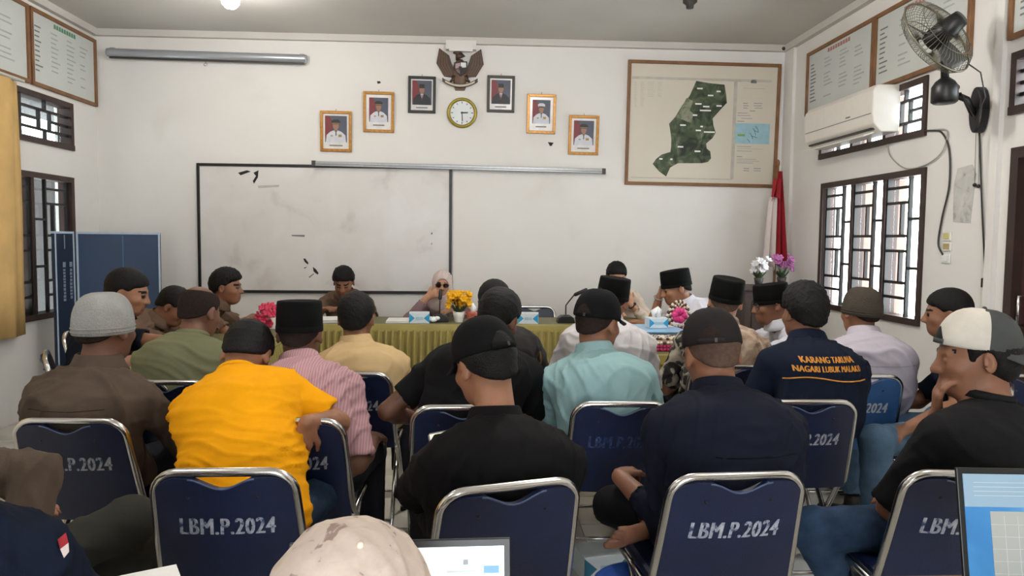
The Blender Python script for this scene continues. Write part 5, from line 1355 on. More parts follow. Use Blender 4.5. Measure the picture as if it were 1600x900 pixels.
    # ---- trousers
    if legs is not None:
        tp = [slab(P0-V3(0,0,0.015), P0+V3(0,0,0.03), U0, 0.160*B, 0.104*D*belly, 0.150*B, 0.096*D*belly, 0.03)]
        for nm in 'LR':
            hip, kn, an, sg = lg[nm]; tp += [cone(hip+V3(0,0.03,-0.012), kn, 0.080, 0.064, 0.04), cone(kn, kn+(an-kn)*0.88, 0.066, 0.054, 0.03)]
        for nm in 'LR':
            hip, kn, an, sg = lg[nm]; u = nrm3(an-kn); en = kn+(an-kn)*0.90
            tp.append(('sub', (lambda X, Y, Z, en=en, u=u: np.maximum(-((X-en[0])*u[0]+(Y-en[1])*u[1]+(Z-en[2])*u[2]), np.sqrt((X-en[0])**2+(Y-en[1])**2+(Z-en[2])**2)-0.085)), en-0.09, en+0.09, 0.004))
        Vt, Qt = sdf_surface(tp, 0.0115); np_mesh('trousers', Vt, Qt, legs, root, None, folds(seed+9, 0.005, 0.08, None, 5), 1)
        if shoes in ('shoe', 'sandal'):
            for nm in 'LR':
                hip, kn, an, sg = lg[nm]; fd = nrm3(V3(kn[0]*0.3, 1, 0)); la = V3(fd[1], -fd[0], 0)
                f0 = V3(an[0], an[1], 0.0); z_s = max(0.0, an[2]-0.10)
                sp_ = [slab(f0+V3(0,0,0.035+z_s)-fd*0.03, f0+V3(0,0,0.03+z_s)+fd*0.15, la, 0.038, 0.034, 0.044, 0.026, 0.02), cone(f0+V3(0,0,0.05+z_s), f0+V3(0,0,0.10+z_s), 0.042, 0.046, 0.02)]
                sp_.append(plane(f0+V3(0,0,z_s+0.001), V3(0,0,-1), 0.004)); Vf, Qf = sdf_surface(sp_, 0.011); np_mesh('shoe', Vf, Qf, mat('dark_shoe', (34,30,28), 0.5), root, None, None, 1)
    info = dict(root=root, shirt=shirt, body=body, H=H, N=N, sh=sh, MH=MH, loc=loc, P0=P0)
    return info
def project_back(info, pts2d, x0, z0, off=0.004):
    """lay x,z outlines on the back of a shirt (person facing +y in its own frame)"""
    me = info['shirt'].data; bv = BVHTree.FromPolygons([v.co for v in me.vertices], [tuple(p.vertices) for p in me.polygons]); out = []
    for x, z in pts2d:
        h = bv.ray_cast(Vector((x0+x, -1.0, z0+z)), Vector((0,1,0)))
        y = h[0].y if h[0] is not None else -0.12
        out.append((x0+x, y-off, z0+z))
    return out
# ------------------------------------------------------------------ chairs that show, then the people on them
BLK = mat('black_velvet', (6,6,7), 0.85, 0.3, 30, spec=0.15)
CAPB = cloth('cap_black', (16,16,18)); CAPD = cloth('cap_charcoal_brown', (36,32,32)); CAPG = cloth('cap_grey', (70,72,72)); CAPW = cloth('cap_offwhite', (196,190,180))
KNITG = cloth('knit_grey', (150,150,148), bump=0.5, bscale=140); KNITD = cloth('knit_taupe', (74,68,60), bump=0.5, bscale=140)
BROWNU = cloth('brown_uniform', (104,84,70)); BROWNS = cloth('brown_shirt', (86,74,64)); YELLOW = cloth('yellow_jersey', (240,164,12), var=0.05)
PINK = pattern('pink_stripe_shirt', [(170,128,134),(188,148,154)], 'wave', 34, 0.9, 0.6); BEIGE = cloth('beige_pique', (196,168,124), var=0.05); BLACKT = cloth('black_cotton', (20,20,22)); BLACKT2 = cloth('black_polo', (17,16,18))
AQUA = cloth('pale_aqua_polo', (136,168,170), var=0.05); WHITE = cloth('white_cotton', (196,192,194), var=0.04); WHITE2 = cloth('white_crisp', (206,206,216), var=0.03); NAVY = cloth('navy_twill', (20,24,38)); NAVY2 = cloth('navy_shirt', (17,25,42)); NAVYT = cloth('navy_tee', (26,32,46))
SAGE = cloth('sage_green', (112,113,86), var=0.06); LAV = cloth('lavender_white', (190,184,196), var=0.04); CHAR = cloth('charcoal_tee', (26,26,28)); MAUVE = cloth('mauve_dress', (128,104,108)); DARKJ = cloth('dark_jacket', (24,28,38))
JEANS = cloth('blue_denim', (44,62,86), var=0.3); LJEANS = cloth('light_denim', (84,110,136), var=0.2); DTR = cloth('dark_trousers', (34,34,40)); GTR = cloth('olive_grey_trousers', (54,54,50)); BTR = cloth('black_trousers', (26,26,28))
BATIK = pattern('black_white_batik', [(26,24,22),(46,42,38),(150,142,128),(176,166,148)], 'noise', 11, 0.85, 1.8, [0.40,0.50,0.54,0.7])
BATIKT = pattern('tan_batik', [(120,98,80),(156,132,112),(178,158,138)], 'noise', 16, 0.85, 1.0)
BATIKG = pattern('dark_gold_batik', [(24,20,18),(34,28,24),(150,116,62)], 'noise', 5, 0.85, 1.5, [0.45,0.60,0.64])
HIJAB = pattern('patterned_cream_scarf', [(150,128,118),(198,180,168),(208,192,180)], 'noise', 30, 0.85, 0.8, [0.35,0.40,0.7])
HIJABP = cloth('pale_pink_scarf', (198,180,176), var=0.05)

def off(o, dx, dy):
    v = Vector((dx, dy, 0)); v.rotate(Matrix.Rotation(o.rotation_euler.z, 3, 'Z')); return (o.location.x+v.x, o.location.y+v.y)
def offp(c_, px, dy=0.06):
    y = c_.location.y+dy; return (at(px, 700, y).x, y)
def seat_chair(px, d_, rz, label, kind='plain'):
    """a chair placed by where its sitter's pelvis is"""
    p = at(px, 600, d_); v = Vector((0, -0.235-0.03, 0)); v.rotate(Matrix.Rotation(rz, 3, 'Z'))
    return place_chair(p.x+v.x, d_+v.y, rz, label, kind)
# chairs read from the photograph
cB, _ = chair_at(103,655, R(-2), 'navy chair lettered in white behind the brown shirted man in grey cap')
cY, _ = chair_at(346,735, R(1), 'navy chair lettered in white behind the man in yellow')
cP, _ = chair_at(448,655, R(0), 'navy chair behind the man in the pink shirt')
cG, _ = chair_at(545,582, R(0), 'navy chair behind the man in the beige polo')
c12, _ = chair_at(724,634, R(2), 'dark chair behind the man in the black T-shirt', 'plain')
c13, _ = chair_at(775,566, R(0), 'dark chair behind the man in gold patterned batik', 'plain')
c14, _ = chair_at(803,757, R(17), 'plain navy chair turned aslant behind the black polo man', 'plain')
c15, _ = chair_at(973,629, R(-1), 'navy chair with rubbed lettering behind the pale aqua polo', 'dim')
c18, _ = chair_at(1158,741, R(4), 'navy chair lettered in white behind the navy shirted man in brown cap')
c20, _ = chair_at(1270,626, R(0), 'navy chair behind the man with orange lettering on his back')
c21, _ = chair_at(1352,586, R(-3), 'mid blue chair lettered in white behind the lavender shirt', 'light')
c23, _ = chair_at(1528,738, R(-4), 'navy chair with worn lettering behind the black T-shirt and two-tone cap', 'navy')
cE, _ = chair_at(186,594, R(3), 'empty chrome framed chair between the brown and the sage shirts', 'plain')
c7, _ = chair_at(66,551, R(-62), 'navy chair standing by the left wall below the curtain', 'plain')
cH, _ = chair_at(835,478, R(180), 'empty navy chair behind the head table', 'plain')
cX, _ = chair_at(1612,585, R(-10), 'dark chair beyond the two-tone cap near the brown door', 'plain')

PP = {}
# --- B grey knit cap
PP['B'] = person('person in brown shirt and light grey knit cap, seen from behind', offp(cB, 160, 0.08), R(-4), at(165,513,2.82), 1.08, (-8,4,0), 0.185, 1.06, 1.0, 'dark',
    dict(mat=BROWNS, sleeve='long', collar=(BROWNS,'polo')), DTR, 'fringe', ('skullcap', KNITG, 4), arms={'R':dict(w=(0.20,0.34,0.64)), 'L':dict(w=(-0.12,0.34,0.62), hint=(-0.6,0.15,-0.8))}, fold=(0.012,0.085,None), group='seated audience')
# --- yellow
PP['Y'] = person('person in bright yellow T-shirt bending forward with bowed head', offp(cY, 384, 0.10), R(-6), at(386,556,2.84), 1.05, (4,46,3), 0.158, 1.12, 1.05, 'mid',
    dict(mat=YELLOW, sleeve='short', collar=(YELLOW,'crew'), len=0.8, hem=0.135), JEANS, 'short', None,
    arms={'R':dict(w=at(480,660,2.47), hint=(0.02,1.0,-0.1), f=(-0.25,-0.1,-0.9), curl=0.45, k=0.82), 'L':dict(w=(-0.08,0.48,0.62), hint=(0,-0.1,-1))}, fold=(0.009,0.07,(0.05,0.1,1)), group='seated audience', res=0.0075, neckf=0.6)
# --- pink shirt, peci
PP['P'] = person('person in pink striped shirt and black peci hat, seen from behind', offp(cP, 500, 0.04), R(0), at(469,521,2.98), 1.04, (0,4,0), 0.178, 1.0, 1.0, 'dark',
    dict(mat=PINK, sleeve='short', collar=(PINK,'polo'), len=0.95, hem=0.12), DTR, 'crop', ('peci', BLK, 2), arms={'R':dict(w=(0.17,0.24,0.60), hint=(0.15,-0.6,-0.8)), 'L':dict(w=(-0.10,0.32,0.62))}, group='seated audience')
# --- beige polo
PP['G'] = person('person in beige polo shirt with short black hair, seen from behind', offp(cG, 572), R(0), at(557,497,3.72), 1.04, (-4,4,0), 0.185, 1.08, 1.0, 'tan',
    dict(mat=BEIGE, sleeve='short', collar=(BEIGE,'polo')), DTR, 'short', None, group='seated audience')
# --- 12 black T-shirt
PP['12'] = person('person in black T-shirt leaning aside, behind the black cap', offp(c12, 718), R(-6), at(779,497,3.18), 1.03, (-20,18,10), 0.185, 1.1, 1.0, 'dark',
    dict(mat=BLACKT, sleeve='short', collar=(BLACKT,'crew')), DTR, 'short', None, arms={'L':dict(w=(-0.22,0.25,0.62), hint=(-0.8,-0.5,-0.5))}, group='seated audience', fold=(0.008,0.1,None))
# --- 13 dark gold batik
PP['13'] = person('person in dark batik shirt with gold pattern near the head table', offp(c13, 790), R(-5), at(772,474,4.05), 1.02, (6,10,0), 0.175, 1.0, 1.0, 'dark',
    dict(mat=BATIKG, sleeve='short', collar=(BATIKG,'polo')), DTR, 'short', None, group='seated audience', res=0.010)
# --- 14 black cap
PP['14'] = person('person in black polo and black baseball cap, looking down', offp(c14, 772, 0.10), R(12), at(757,570,2.24), 1.04, (20,16,-3), 0.190, 1.14, 1.05, 'mid',
    dict(mat=BLACKT2, sleeve='short', collar=(BLACKT2,'polo'), len=0.85), BTR, 'short', ('cap', CAPB, CAPB, 0, -5), nl=1.5, co=0.050, shd=0.10, arms={'L':dict(w=(-0.08,0.40,0.70), hint=(-0.7,-0.3,-0.8), f=(0.5,0.6,0.3), curl=0.7), 'R':dict(w=(0.08,0.40,0.68), hint=(0.6,-0.3,-0.8), curl=0.6)}, res=0.0075, group='seated audience')
# --- 15 aqua polo, black cap
PP['15'] = person('person in pale aqua polo shirt and black baseball cap', offp(c15, 947), R(-4), at(934,505,3.14), 1.05, (-38,6,2), 0.182, 1.04, 1.0, 'tan',
    dict(mat=AQUA, sleeve='short', collar=(AQUA,'polo')), DTR, 'crop', ('cap', CAPB, CAPB, 0, 0), group='seated audience')
# --- 16 white shirt, peci
p16 = at(938,600,3.78); c16 = place_chair(p16.x, 3.53, 0, 'chair hidden behind the pale aqua polo and white shirt', 'plain')
PP['16'] = person('person in white shirt and tilted black peci hat facing the head table', (p16.x, 3.78), R(-8), at(957,470,3.95), 1.0, (-14,6,8), 0.185, 1.12, 1.0, 'mid',
    dict(mat=WHITE, sleeve='short', collar=(WHITE,'polo'), len=0.9), DTR, 'crop', ('peci', BLK, 6), group='seated audience', fold=(0.009,0.11,None))
# --- 17 batik, peci
p17 = at(1112,600,3.82); c17 = place_chair(p17.x, 3.57, 0, 'chair hidden behind the brown cap and batik shirt', 'plain')
PP['17'] = person('person in black, white and tan batik shirt and black peci hat', (p17.x, 3.82), R(-6), at(1133,472,3.95), 1.04, (-8,2,4), 0.185, 1.08, 1.0, 'light',
    dict(mat=[BATIK, BATIKT], sleeve='short', collar=(BATIKT,'polo'), len=0.9, region=lambda C: (C[:,0] > 0.02).astype(int)), DTR, 'crop2', ('peci', BLK, 8, 4), group='seated audience')
# --- 18 navy shirt, brown cap, leg drawn up
PP['18'] = person('person in navy shirt and dark brown cap with one bare foot drawn up', offp(c18, 1125), R(8), at(1112,553,2.36), 1.06, (-6,12,-2), 0.195, 1.12, 1.05, 'tan',
    dict(mat=NAVY, sleeve='long', len=0.58, collar=(NAVY,'polo')), BTR, 'crop2', ('cap', CAPD, CAPD, -20, -1), res=0.0075, shoes='bare',
    knees={'L':at(958,790,2.52), 'R':(0.12,0.42,0.52)}, ankles={'L':at(1020,802,2.28), 'fL':(-0.95,-0.15,-0.05), 'uL':(0.1,0.85,0.5)},
    arms={'L':dict(w=at(968,745,2.40), hint=(0.15,-0.5,-0.9), f=(0.5,0.8,0.0), curl=0.5), 'R':dict(w=(0.14,0.36,0.66))}, group='seated audience', fold=(0.008,0.085,None))
# --- 19 white shirt, peci, glasses (profile, faces the tables)
p19 = at(1232,600,4.55); c19 = place_chair(p19.x+0.25, 4.55, R(88), 'chair hidden behind the bespectacled man', 'plain')
PP['19'] = person('person in white shirt, batik vest, peci hat and eyeglasses in profile', (p19.x, 4.55), R(82), at(1204,476,4.5), 1.02, (4,8,0), 0.175, 1.0, 1.0, 'tan',
    dict(mat=[WHITE2, BATIKT], sleeve='short', collar=(WHITE2,'polo'), region=lambda C: ((C[:,0] < -0.03) & (C[:,1] < 0.02)).astype(int)), DTR, 'crop', ('peci', BLK, 0), glasses=(DGREY, False), group='people at the side tables', res=0.009,
    arms={'R':dict(w=(0.10,0.42,0.83), hint=(0.8,-0.3,-0.5)), 'L':dict(w=(-0.10,0.42,0.83), hint=(-0.8,-0.3,-0.5))})
# --- 20 navy shirt with orange lettering
PP['20'] = person('person in navy work shirt with orange lettering across the back', offp(c20, 1250), R(14), at(1256,490,3.24), 1.04, (-10,4,2), 0.190, 1.10, 1.0, 'tan',
    dict(mat=NAVY2, sleeve='long', collar=(NAVY2,'polo')), DTR, 'full', None, group='seated audience')
# --- 21 lavender shirt, taupe knit cap
PP['21'] = person('person in pale lavender shirt and taupe knit cap by the window', offp(c21, 1345), R(4), at(1345,487,3.74), 1.03, (0,2,2), 0.180, 1.04, 1.0, 'mid',
    dict(mat=LAV, sleeve='short', collar=(LAV,'polo'), len=0.9), DTR, 'crop', ('skullcap', KNITD, 4), group='seated audience', fold=(0.010,0.11,None))
# --- 22 navy tee, light jeans, turned to the left
p22 = at(1478,600,3.30); c22 = place_chair(p22.x+0.20, 3.14, R(58), 'chair hidden behind the two-tone cap and navy tee', 'plain')
PP['22'] = person('person in navy T-shirt and light jeans behind the two-tone cap', (p22.x, 3.30), R(55), at(1480,490,3.42), 0.95, (5,6,0), 0.175, 1.05, 1.0, 'tan',
    dict(mat=NAVYT, sleeve='short', collar=(NAVYT,'crew'), len=0.85), LJEANS, 'short', None, group='seated audience', knees={'L':at(1368,688,2.98)}, arms={'L':dict(w=at(1420,668,3.0), hint=(-0.6,-0.6,-0.5))})
# --- 23 black T-shirt, two-tone cap, hand at the mouth
PP['23'] = person('person in black T-shirt and two-tone grey cap, hand held to the mouth', offp(c23, 1475, 0.08), R(24), at(1524,558,2.18), 1.06, (48,6,2), 0.195, 1.08, 1.0, 'tan',
    dict(mat=CHAR, sleeve='short', collar=(CHAR,'crew'), len=0.95), JEANS, 'long', ('cap', CAPG, CAPW, 180, -12, -0.005, CAPG), res=0.0065,
    knees={'L':at(1268,826,2.22), 'R':at(1395,830,2.65)}, ankles={'L':at(1335,965,2.32)},
    arms={'R':dict(w=at(1464,652,2.20), hint=(0.1,0.3,-1.0), f=(-0.08,-0.02,1.0), n=(0.67,-0.74,0.0), curl=0.35, thumb=1), 'L':dict(w=at(1398,770,2.38), hint=(-0.9,-0.3,-0.4), f=(0.1,0.8,-0.5), curl=0.5)}, group='seated audience')
# --- people at the tables
ch = place_chair(at(540,600,6.6).x, 6.84, R(180), 'chair behind the man looking down at the head table', 'plain')
PP['1'] = person('person in brown uniform looking down behind the head table', (at(540,600,6.62).x, 6.62), R(176), at(537,441,6.42), 1.02, (6,26,0), 0.178, 1.04, 1.0, 'tan',
    dict(mat=BROWNU, sleeve='short', collar=(BROWNU,'polo')), DTR, 'full', None, arms={'R':dict(w=(0.12,0.34,0.815), hint=(0.9,-0.2,-0.5)), 'L':dict(w=(-0.10,0.36,0.815), hint=(-0.9,-0.2,-0.5))}, res=0.0075, group='people at the head table')
ch = place_chair(at(688,600,6.6).x, 6.84, R(180), 'chair behind the woman in the pink headscarf', 'plain')
PP['2'] = person('person in pale pink headscarf and dark sunglasses, hand at her chin', (at(692,600,6.60).x, 6.60), R(178), at(691,444,6.46), 0.95, (4,4,-3), 0.160, 0.95, 1.0, 'light',
    dict(mat=MAUVE, sleeve='long', len=0.8), MAUVE, None, None, scarf=(HIJABP, True), glasses=(DGREY, True), arms={'R':dict(w=at(667,464,6.34), hint=(0.7,0.2,-0.9), f=(-0.75,-0.05,0.35), n=(-0.1,-0.9,0.1), curl=0.8), 'L':dict(w=(-0.14,0.34,0.80), hint=(-0.9,-0.2,-0.5))}, res=0.0065, group='people at the head table')
ch = place_chair(at(965,600,6.6).x, 6.84, R(180), 'chair behind the half hidden man at the head table', 'plain')
PP['3'] = person('person half hidden behind a peci hat at the head table, hand raised', (at(965,600,6.58).x, 6.58), R(178), at(963,433,6.42), 0.98, (0,16,0), 0.172, 1.0, 1.0, 'light',
    dict(mat=cloth('cream_shirt', (200,184,168)), sleeve='long', len=0.8), DTR, 'full', None, arms={'L':dict(w=at(986,476,6.25), hint=(-0.7,0.2,-0.9), f=(0.35,0.0,0.9), n=(0.2,-0.9,0.0), curl=0.7), 'R':dict(w=(0.14,0.34,0.80), hint=(0.9,-0.2,-0.5))}, res=0.0075, group='people at the head table')
p4 = at(1082,600,5.35); ch = place_chair(p4.x+0.30, 5.40, R(90), 'chair behind the white shirted man with hand on brow', 'plain')
PP['4'] = person('person in white shirt and black peci hat resting brow on hand', (p4.x+0.06, 5.40), R(86), at(1056,450,5.35), 1.04, (6,16,0), 0.185, 1.12, 1.05, 'mid',
    dict(mat=WHITE2, sleeve='short', collar=(WHITE2,'polo'), len=0.8), DTR, 'crop', ('peci', BLK, 6), arms={'R':dict(w=at(1030,464,5.46), hint=(0.3,0.4,-1.0), f=(0.1,-0.25,1.0), n=(-0.4,-0.9,0), curl=0.6), 'L':dict(w=(-0.08,0.46,0.82), hint=(-0.9,-0.2,-0.4))}, res=0.0075, group='people at the side tables', neckf=0.5)
p5 = at(352,600,5.5)
ch = place_chair(p5.x-0.55, 5.5, R(-90), 'chair behind the man in brown turned to the head table', 'plain')
PP['5'] = person('person in brown uniform turned in profile towards the head table', (p5.x-0.24, 5.5), R(-80), at(354,449,5.5), 1.04, (-10,2,0), 0.180, 1.04, 1.0, 'tan',
    dict(mat=BROWNU, sleeve='short', collar=(BROWNU,'polo')), DTR, 'full', None, arms={'R':dict(w=(0.12,0.42,0.82), hint=(0.9,-0.2,-0.4)), 'L':dict(w=(-0.10,0.42,0.82), hint=(-0.9,-0.2,-0.4))}, res=0.0075, group='people at the side tables')
p6 = at(270,600,4.95)
ch = place_chair(p6.x-0.62, 4.95, R(-90), 'chair behind the brown uniformed man bowed over the side table', 'plain')
PP['6'] = person('person in brown uniform bowed low over the side table', (p6.x-0.32, 4.95), R(-84), at(272,479,4.95), 1.03, (-4,36,0), 0.180, 1.06, 1.0, 'tan',
    dict(mat=BROWNU, sleeve='short', collar=(BROWNU,'polo')), DTR, 'short', None, arms={'R':dict(w=(0.10,0.52,0.82), hint=(0.9,-0.2,-0.4)), 'L':dict(w=(-0.10,0.50,0.82), hint=(-0.9,-0.2,-0.4))}, group='people at the side tables')
PP['7'] = person('person in dark jacket with forearm on the side table, before the blue table tennis table', off(c7, 0.02, 0.10), R(-72), at(200,457,4.22), 1.06, (-10,14,0), 0.180, 1.04, 1.0, 'mid',
    dict(mat=DARKJ, sleeve='short', collar=(DARKJ,'polo')), DTR, 'short', None, arms={'R':dict(w=at(232,556,3.98), hint=(0.8,-0.4,-0.4), f=(0.1,1,0.0)), 'L':dict(w=(-0.02,0.50,0.82), hint=(-0.9,-0.2,-0.4))}, group='people at the side tables')
p8 = at(292,600,3.42); c8 = place_chair(p8.x, 3.17, R(0), 'chair hidden behind the man in yellow and the sage shirt', 'plain')
PP['8'] = person('person in sage green shirt with balding crown, seen from behind', (p8.x, 3.42), R(-8), at(312,488,3.60), 1.04, (-12,16,0), 0.180, 1.05, 1.0, 'dark',
    dict(mat=SAGE, sleeve='short', collar=(SAGE,'crew'), len=0.9), DTR, 'bald', None, group='people at the side tables', fold=(0.007,0.09,(0.05,0.1,1)), arms={'L':dict(w=(-0.16,0.36,0.80)), 'R':dict(w=(0.16,0.36,0.80))})
# --- nearest people at the edge of the picture
pA = at(-42,700,1.97); cA = place_chair(pA.x-0.22, 1.76, R(-58), 'navy chair under the man in brown with crossed legs', 'plain')
PP['A'] = person('person in brown shirt and olive grey trousers, leg crossed over', (pA.x, 1.90), R(-62), at(-92,575,2.0), 1.05, (0,16,0), 0.182, 1.06, 1.0, 'tan',
    dict(mat=BROWNS, sleeve='long', len=0.85, collar=(BROWNS,'polo')), GTR, 'short', None, knees={'R':at(205,812,2.12)}, ankles={'R':at(110,1010,2.2)}, arms={'R':dict(w=at(30,905,1.62), hint=(0.5,0.8,-0.15)), 'L':dict(w=(-0.10,0.12,0.66), hint=(-0.6,-0.5,-0.5))}, group='seated audience')
pN = at(-100,800,1.22); cN = place_chair(pN.x, 0.98, R(0), 'navy chair under the man in the flag sleeved jacket', 'plain')
PP['N'] = person('person in navy jacket with a small red and white flag on the sleeve', (pN.x, 1.22), R(0), at(-110,640,1.28), 1.05, (0,10,0), 0.185, 1.08, 1.0, 'tan',
    dict(mat=NAVY2, sleeve='long', collar=(NAVY2,'polo')), DTR, 'short', None, group='seated audience')
pW = at(548,900,0.72); cW = place_chair(pW.x, 0.48, R(0), 'navy chair under the woman in the patterned scarf', 'plain')
PP['W'] = person('person in patterned cream headscarf bent over a laptop', (pW.x, 0.74), R(0), at(548,1000,0.90), 1.14, (0,14,0), 0.165, 1.0, 1.0, 'light',
    dict(mat=MAUVE, sleeve='long'), DTR, None, None, scarf=(HIJAB, True, 0.003), res=0.0065, group='seated audience', arms={'R':dict(w=(0.12,0.30,0.78), hint=(0.8,-0.4,-0.4)), 'L':dict(w=(-0.12,0.30,0.78), hint=(-0.8,-0.4,-0.4))})

# ------------------------------------------------------------------ lettering on the navy work shirt
i20 = PP['20']; ORG = mat('orange_embroidery', (206,138,52), 0.8, 0.1, 60)
zl = i20['N'][2]-0.028; xl = float(i20['N'][0])-0.075
for txt, dz_, wd in (('KARANG TARUNA', 0.016, 0.215), ('NAGARI LUBUK MALAKO', -0.020, 0.27)):
    tv, tf = text_mesh(txt, 0.034, 0.0, 1.04); mw = max(abs(v[0]) for v in tv)
    q = MB()
    for k_ in (-1, 0, 1): q.add(project_back(i20, [(v[0]*wd/2/mw+0.0012*k_, v[1]+dz_) for v in tv], xl, zl, 0.004+0.0001*k_), tf)
    q.build('back_lettering', ORG, i20['shirt'])
q = MB(); q.tube([Vector(p) for p in project_back(i20, [(-0.16+0.32*k/24, -0.058+0.010*math.cos(k/24*math.pi*2-1.0)-0.014*((k/12-1)**2)) for k in range(25)], xl, zl, 0.002)], 0.003, 5); q.build('back_piping', ORG, i20['shirt'])
# yoke seams across the backs
for k_, dz_, mt in (('B',-0.085,cloth('seam_brown',(62,52,44))), ('18',-0.095,cloth('seam_navy',(10,12,20))), ('P',-0.085,cloth('seam_pink',(150,110,116))), ('21',-0.085,cloth('seam_lavender',(160,154,166)))):
    i_ = PP[k_]; q = MB(); q.tube([Vector(p) for p in project_back(i_, [(-0.13+0.26*k/20, dz_) for k in range(21)], float(i_['N'][0]), float(i_['N'][2]), -0.0005)], 0.002, 5); q.build('yoke_seam', mt, i_['shirt'])
# flag patch on the navy jacket sleeve
iN = PP['N']; meN = iN['shirt'].data; bvN = BVHTree.FromPolygons([v.co for v in meN.vertices], [tuple(p.vertices) for p in meN.polygons])
def sleeve_hit(px, py):
    a = Vector(iN['loc'](CAM)); b = Vector(iN['loc'](at(px, py, 1.25))); h = bvN.ray_cast(a, (b-a).normalized())
    return h[0]-(b-a).normalized()*0.004 if h[0] is not None else None
def patch(quad, mt, nm):
    vs_ = []; n = 4; ok = True
    for i in range(n+1):
        for j in range(n+1):
            u, v = i/n, j/n
            px = (quad[0][0]*(1-u)+quad[1][0]*u)*(1-v)+(quad[3][0]*(1-u)+quad[2][0]*u)*v; py = (quad[0][1]*(1-u)+quad[1][1]*u)*(1-v)+(quad[3][1]*(1-u)+quad[2][1]*u)*v
            h = sleeve_hit(px, py)
            if h is None: return
            vs_.append(h)
    q = MB(); q.add(vs_, [(i*5+j, i*5+j+1, (i+1)*5+j+1, (i+1)*5+j) for i in range(4) for j in range(4)], 0, True); q.build(nm, mt, iN['shirt'])
patch([(90,843),(103,832),(107,848),(94,858)], REDC, 'flag_patch_red'); patch([(94,858),(107,848),(108,862),(100,872)], WHC, 'flag_patch_white')
# pearl pin on the patterned scarf
pw = at(563,852,0.86); pw_l = PP['W']['loc'](pw)
scf = [c_ for c_ in PP['W']['root'].children if c_.name.startswith('headscarf')][0]
bvW = BVHTree.FromPolygons([v.co for v in scf.data.vertices], [tuple(p.vertices) for p in scf.data.polygons]); a_ = Vector(PP['W']['loc'](CAM)); h_ = bvW.ray_cast(a_, (Vector(pw_l)-a_).normalized())
if h_[0] is not None:
    q = MB(); q.ell(h_[0], 0.0045, 12, 8); q.build('pearl_pin', mat('pearl', (226,214,196), 0.2), scf)
# wristwatch and bracelet
def band(info, arm, mt, nm, back=0.012, r=0.031):
    q_ = info['sh'][arm]; u = nrm3(q_['W']-q_['E']); c_ = Vector(q_['W']-u*back); U_ = Vector(u); a = U_.orthogonal().normalized(); b = U_.cross(a)
    q = MB(); q.tube([c_+(a*math.cos(t)+b*math.sin(t))*r for t in [2*math.pi*k/18 for k in range(18)]], 0.006, 6, closed=True); q.ell(c_+a*r, (0.014,0.014,0.014), 10, 6); q.build(nm, mt, info['root'])
band(PP['3'], 'L', BLACKP, 'wristwatch'); band(PP['4'], 'R', SILVER, 'bracelet')

# ------------------------------------------------------------------ foreground desk, laptops, loose things
desk = empty('laptop_desk', (0.35, 1.16, 0)); tag(desk, 'narrow wooden desk carrying the two laptops', 'desk')
DZ = 0.70
q = MB(); q.box((-1.25,-0.28,DZ-0.03),(1.05,0.36,DZ)); q.build('desk_top', WOOD, desk, bevel=0.004)
for sx_ in (-1.2, 1.0):
    for sy_ in (-0.23, 0.31):
        q = MB(); q.tube([(sx_,sy_,0.001),(sx_,sy_,DZ-0.031)], 0.018, 8); q.build('leg', DGREY, desk)
def laptop(cx_, y_h, tilt, rz, label, scr_mat, content, W_=0.35, H_=0.235):
    """y_h: the hinge line"""
    root = empty('laptop', (cx_, y_h, DZ+0.0005), rz); tag(root, label, 'laptop')
    q = MB(); q.box((-W_/2,-0.235,0.0),(W_/2,0.0,0.016)); base = q.build('base', DGREY, root, bevel=0.003)
    kb = MB()
    for r_ in range(5):
        for k in range(13): kb.box((-W_/2+0.02+k*0.0238,-0.13+r_*0.022,0.0165),(-W_/2+0.040+k*0.0238,-0.112+r_*0.022,0.019))
    o = kb.build('keyboard', BLACKP, base); o['kind'] = 'stuff'
    q = MB(); q.box((-0.05,-0.225,0.0162),(0.05,-0.15,0.0175)); q.build('touchpad', BLACKP, base)
    M_ = Matrix.Translation((0,0.0,0.012)) @ Matrix.Rotation(R(-tilt), 4, 'X')
    q = MB(); q.box((-W_/2,0.0,0.004),(W_/2,0.008,H_), 0, M_); lid = q.build('screen_lid', BLACKP, root, bevel=0.002)
    q = MB(); q.box((-W_/2+0.011,-0.0012,0.018),(W_/2-0.011,-0.0002,H_-0.012), 0, M_); q.build('display', scr_mat, lid)
    for (x0_, z0_, x1_, z1_, mt) in content:
        q = MB(); w2, hh = W_-0.022, H_-0.03; q.box((-w2/2+x0_*w2,-0.0022-0.0004*(mt is SG),0.018+z0_*hh),(-w2/2+x1_*w2,-0.0013,0.018+z1_*hh), 0, M_); q.build('screen_print', mt, lid)
    return root
SCR1 = mat('screen_white', (226,234,238), 0.3, 0.01, 3, emit=0.65)
SG = mat('screen_grey', (170,180,184), 0.3, 0.02, 3, emit=0.4); SB = mat('screen_blue_button', (56,124,180), 0.3, 0.02, 3, emit=0.6); SD = mat('screen_dark', (110,118,122), 0.3, emit=0.3)
def screen_sky():
    m_ = pattern('screen_blue_wallpaper', [(24,86,150),(62,130,186),(120,168,204),(176,196,208)], 'noise', 2.2, 0.3, 0.4, [0.3,0.45,0.6,0.75]); nt = m_.node_tree; b = nt.nodes['Principled BSDF']
    src = b.inputs['Base Color'].links[0].from_socket; nt.links.new(src, b.inputs['Emission Color']); b.inputs['Emission Strength'].default_value = 0.18; return m_
SHEET = mat('screen_sheet', (160,162,158), 0.3, 0.02, 3, emit=0.2)
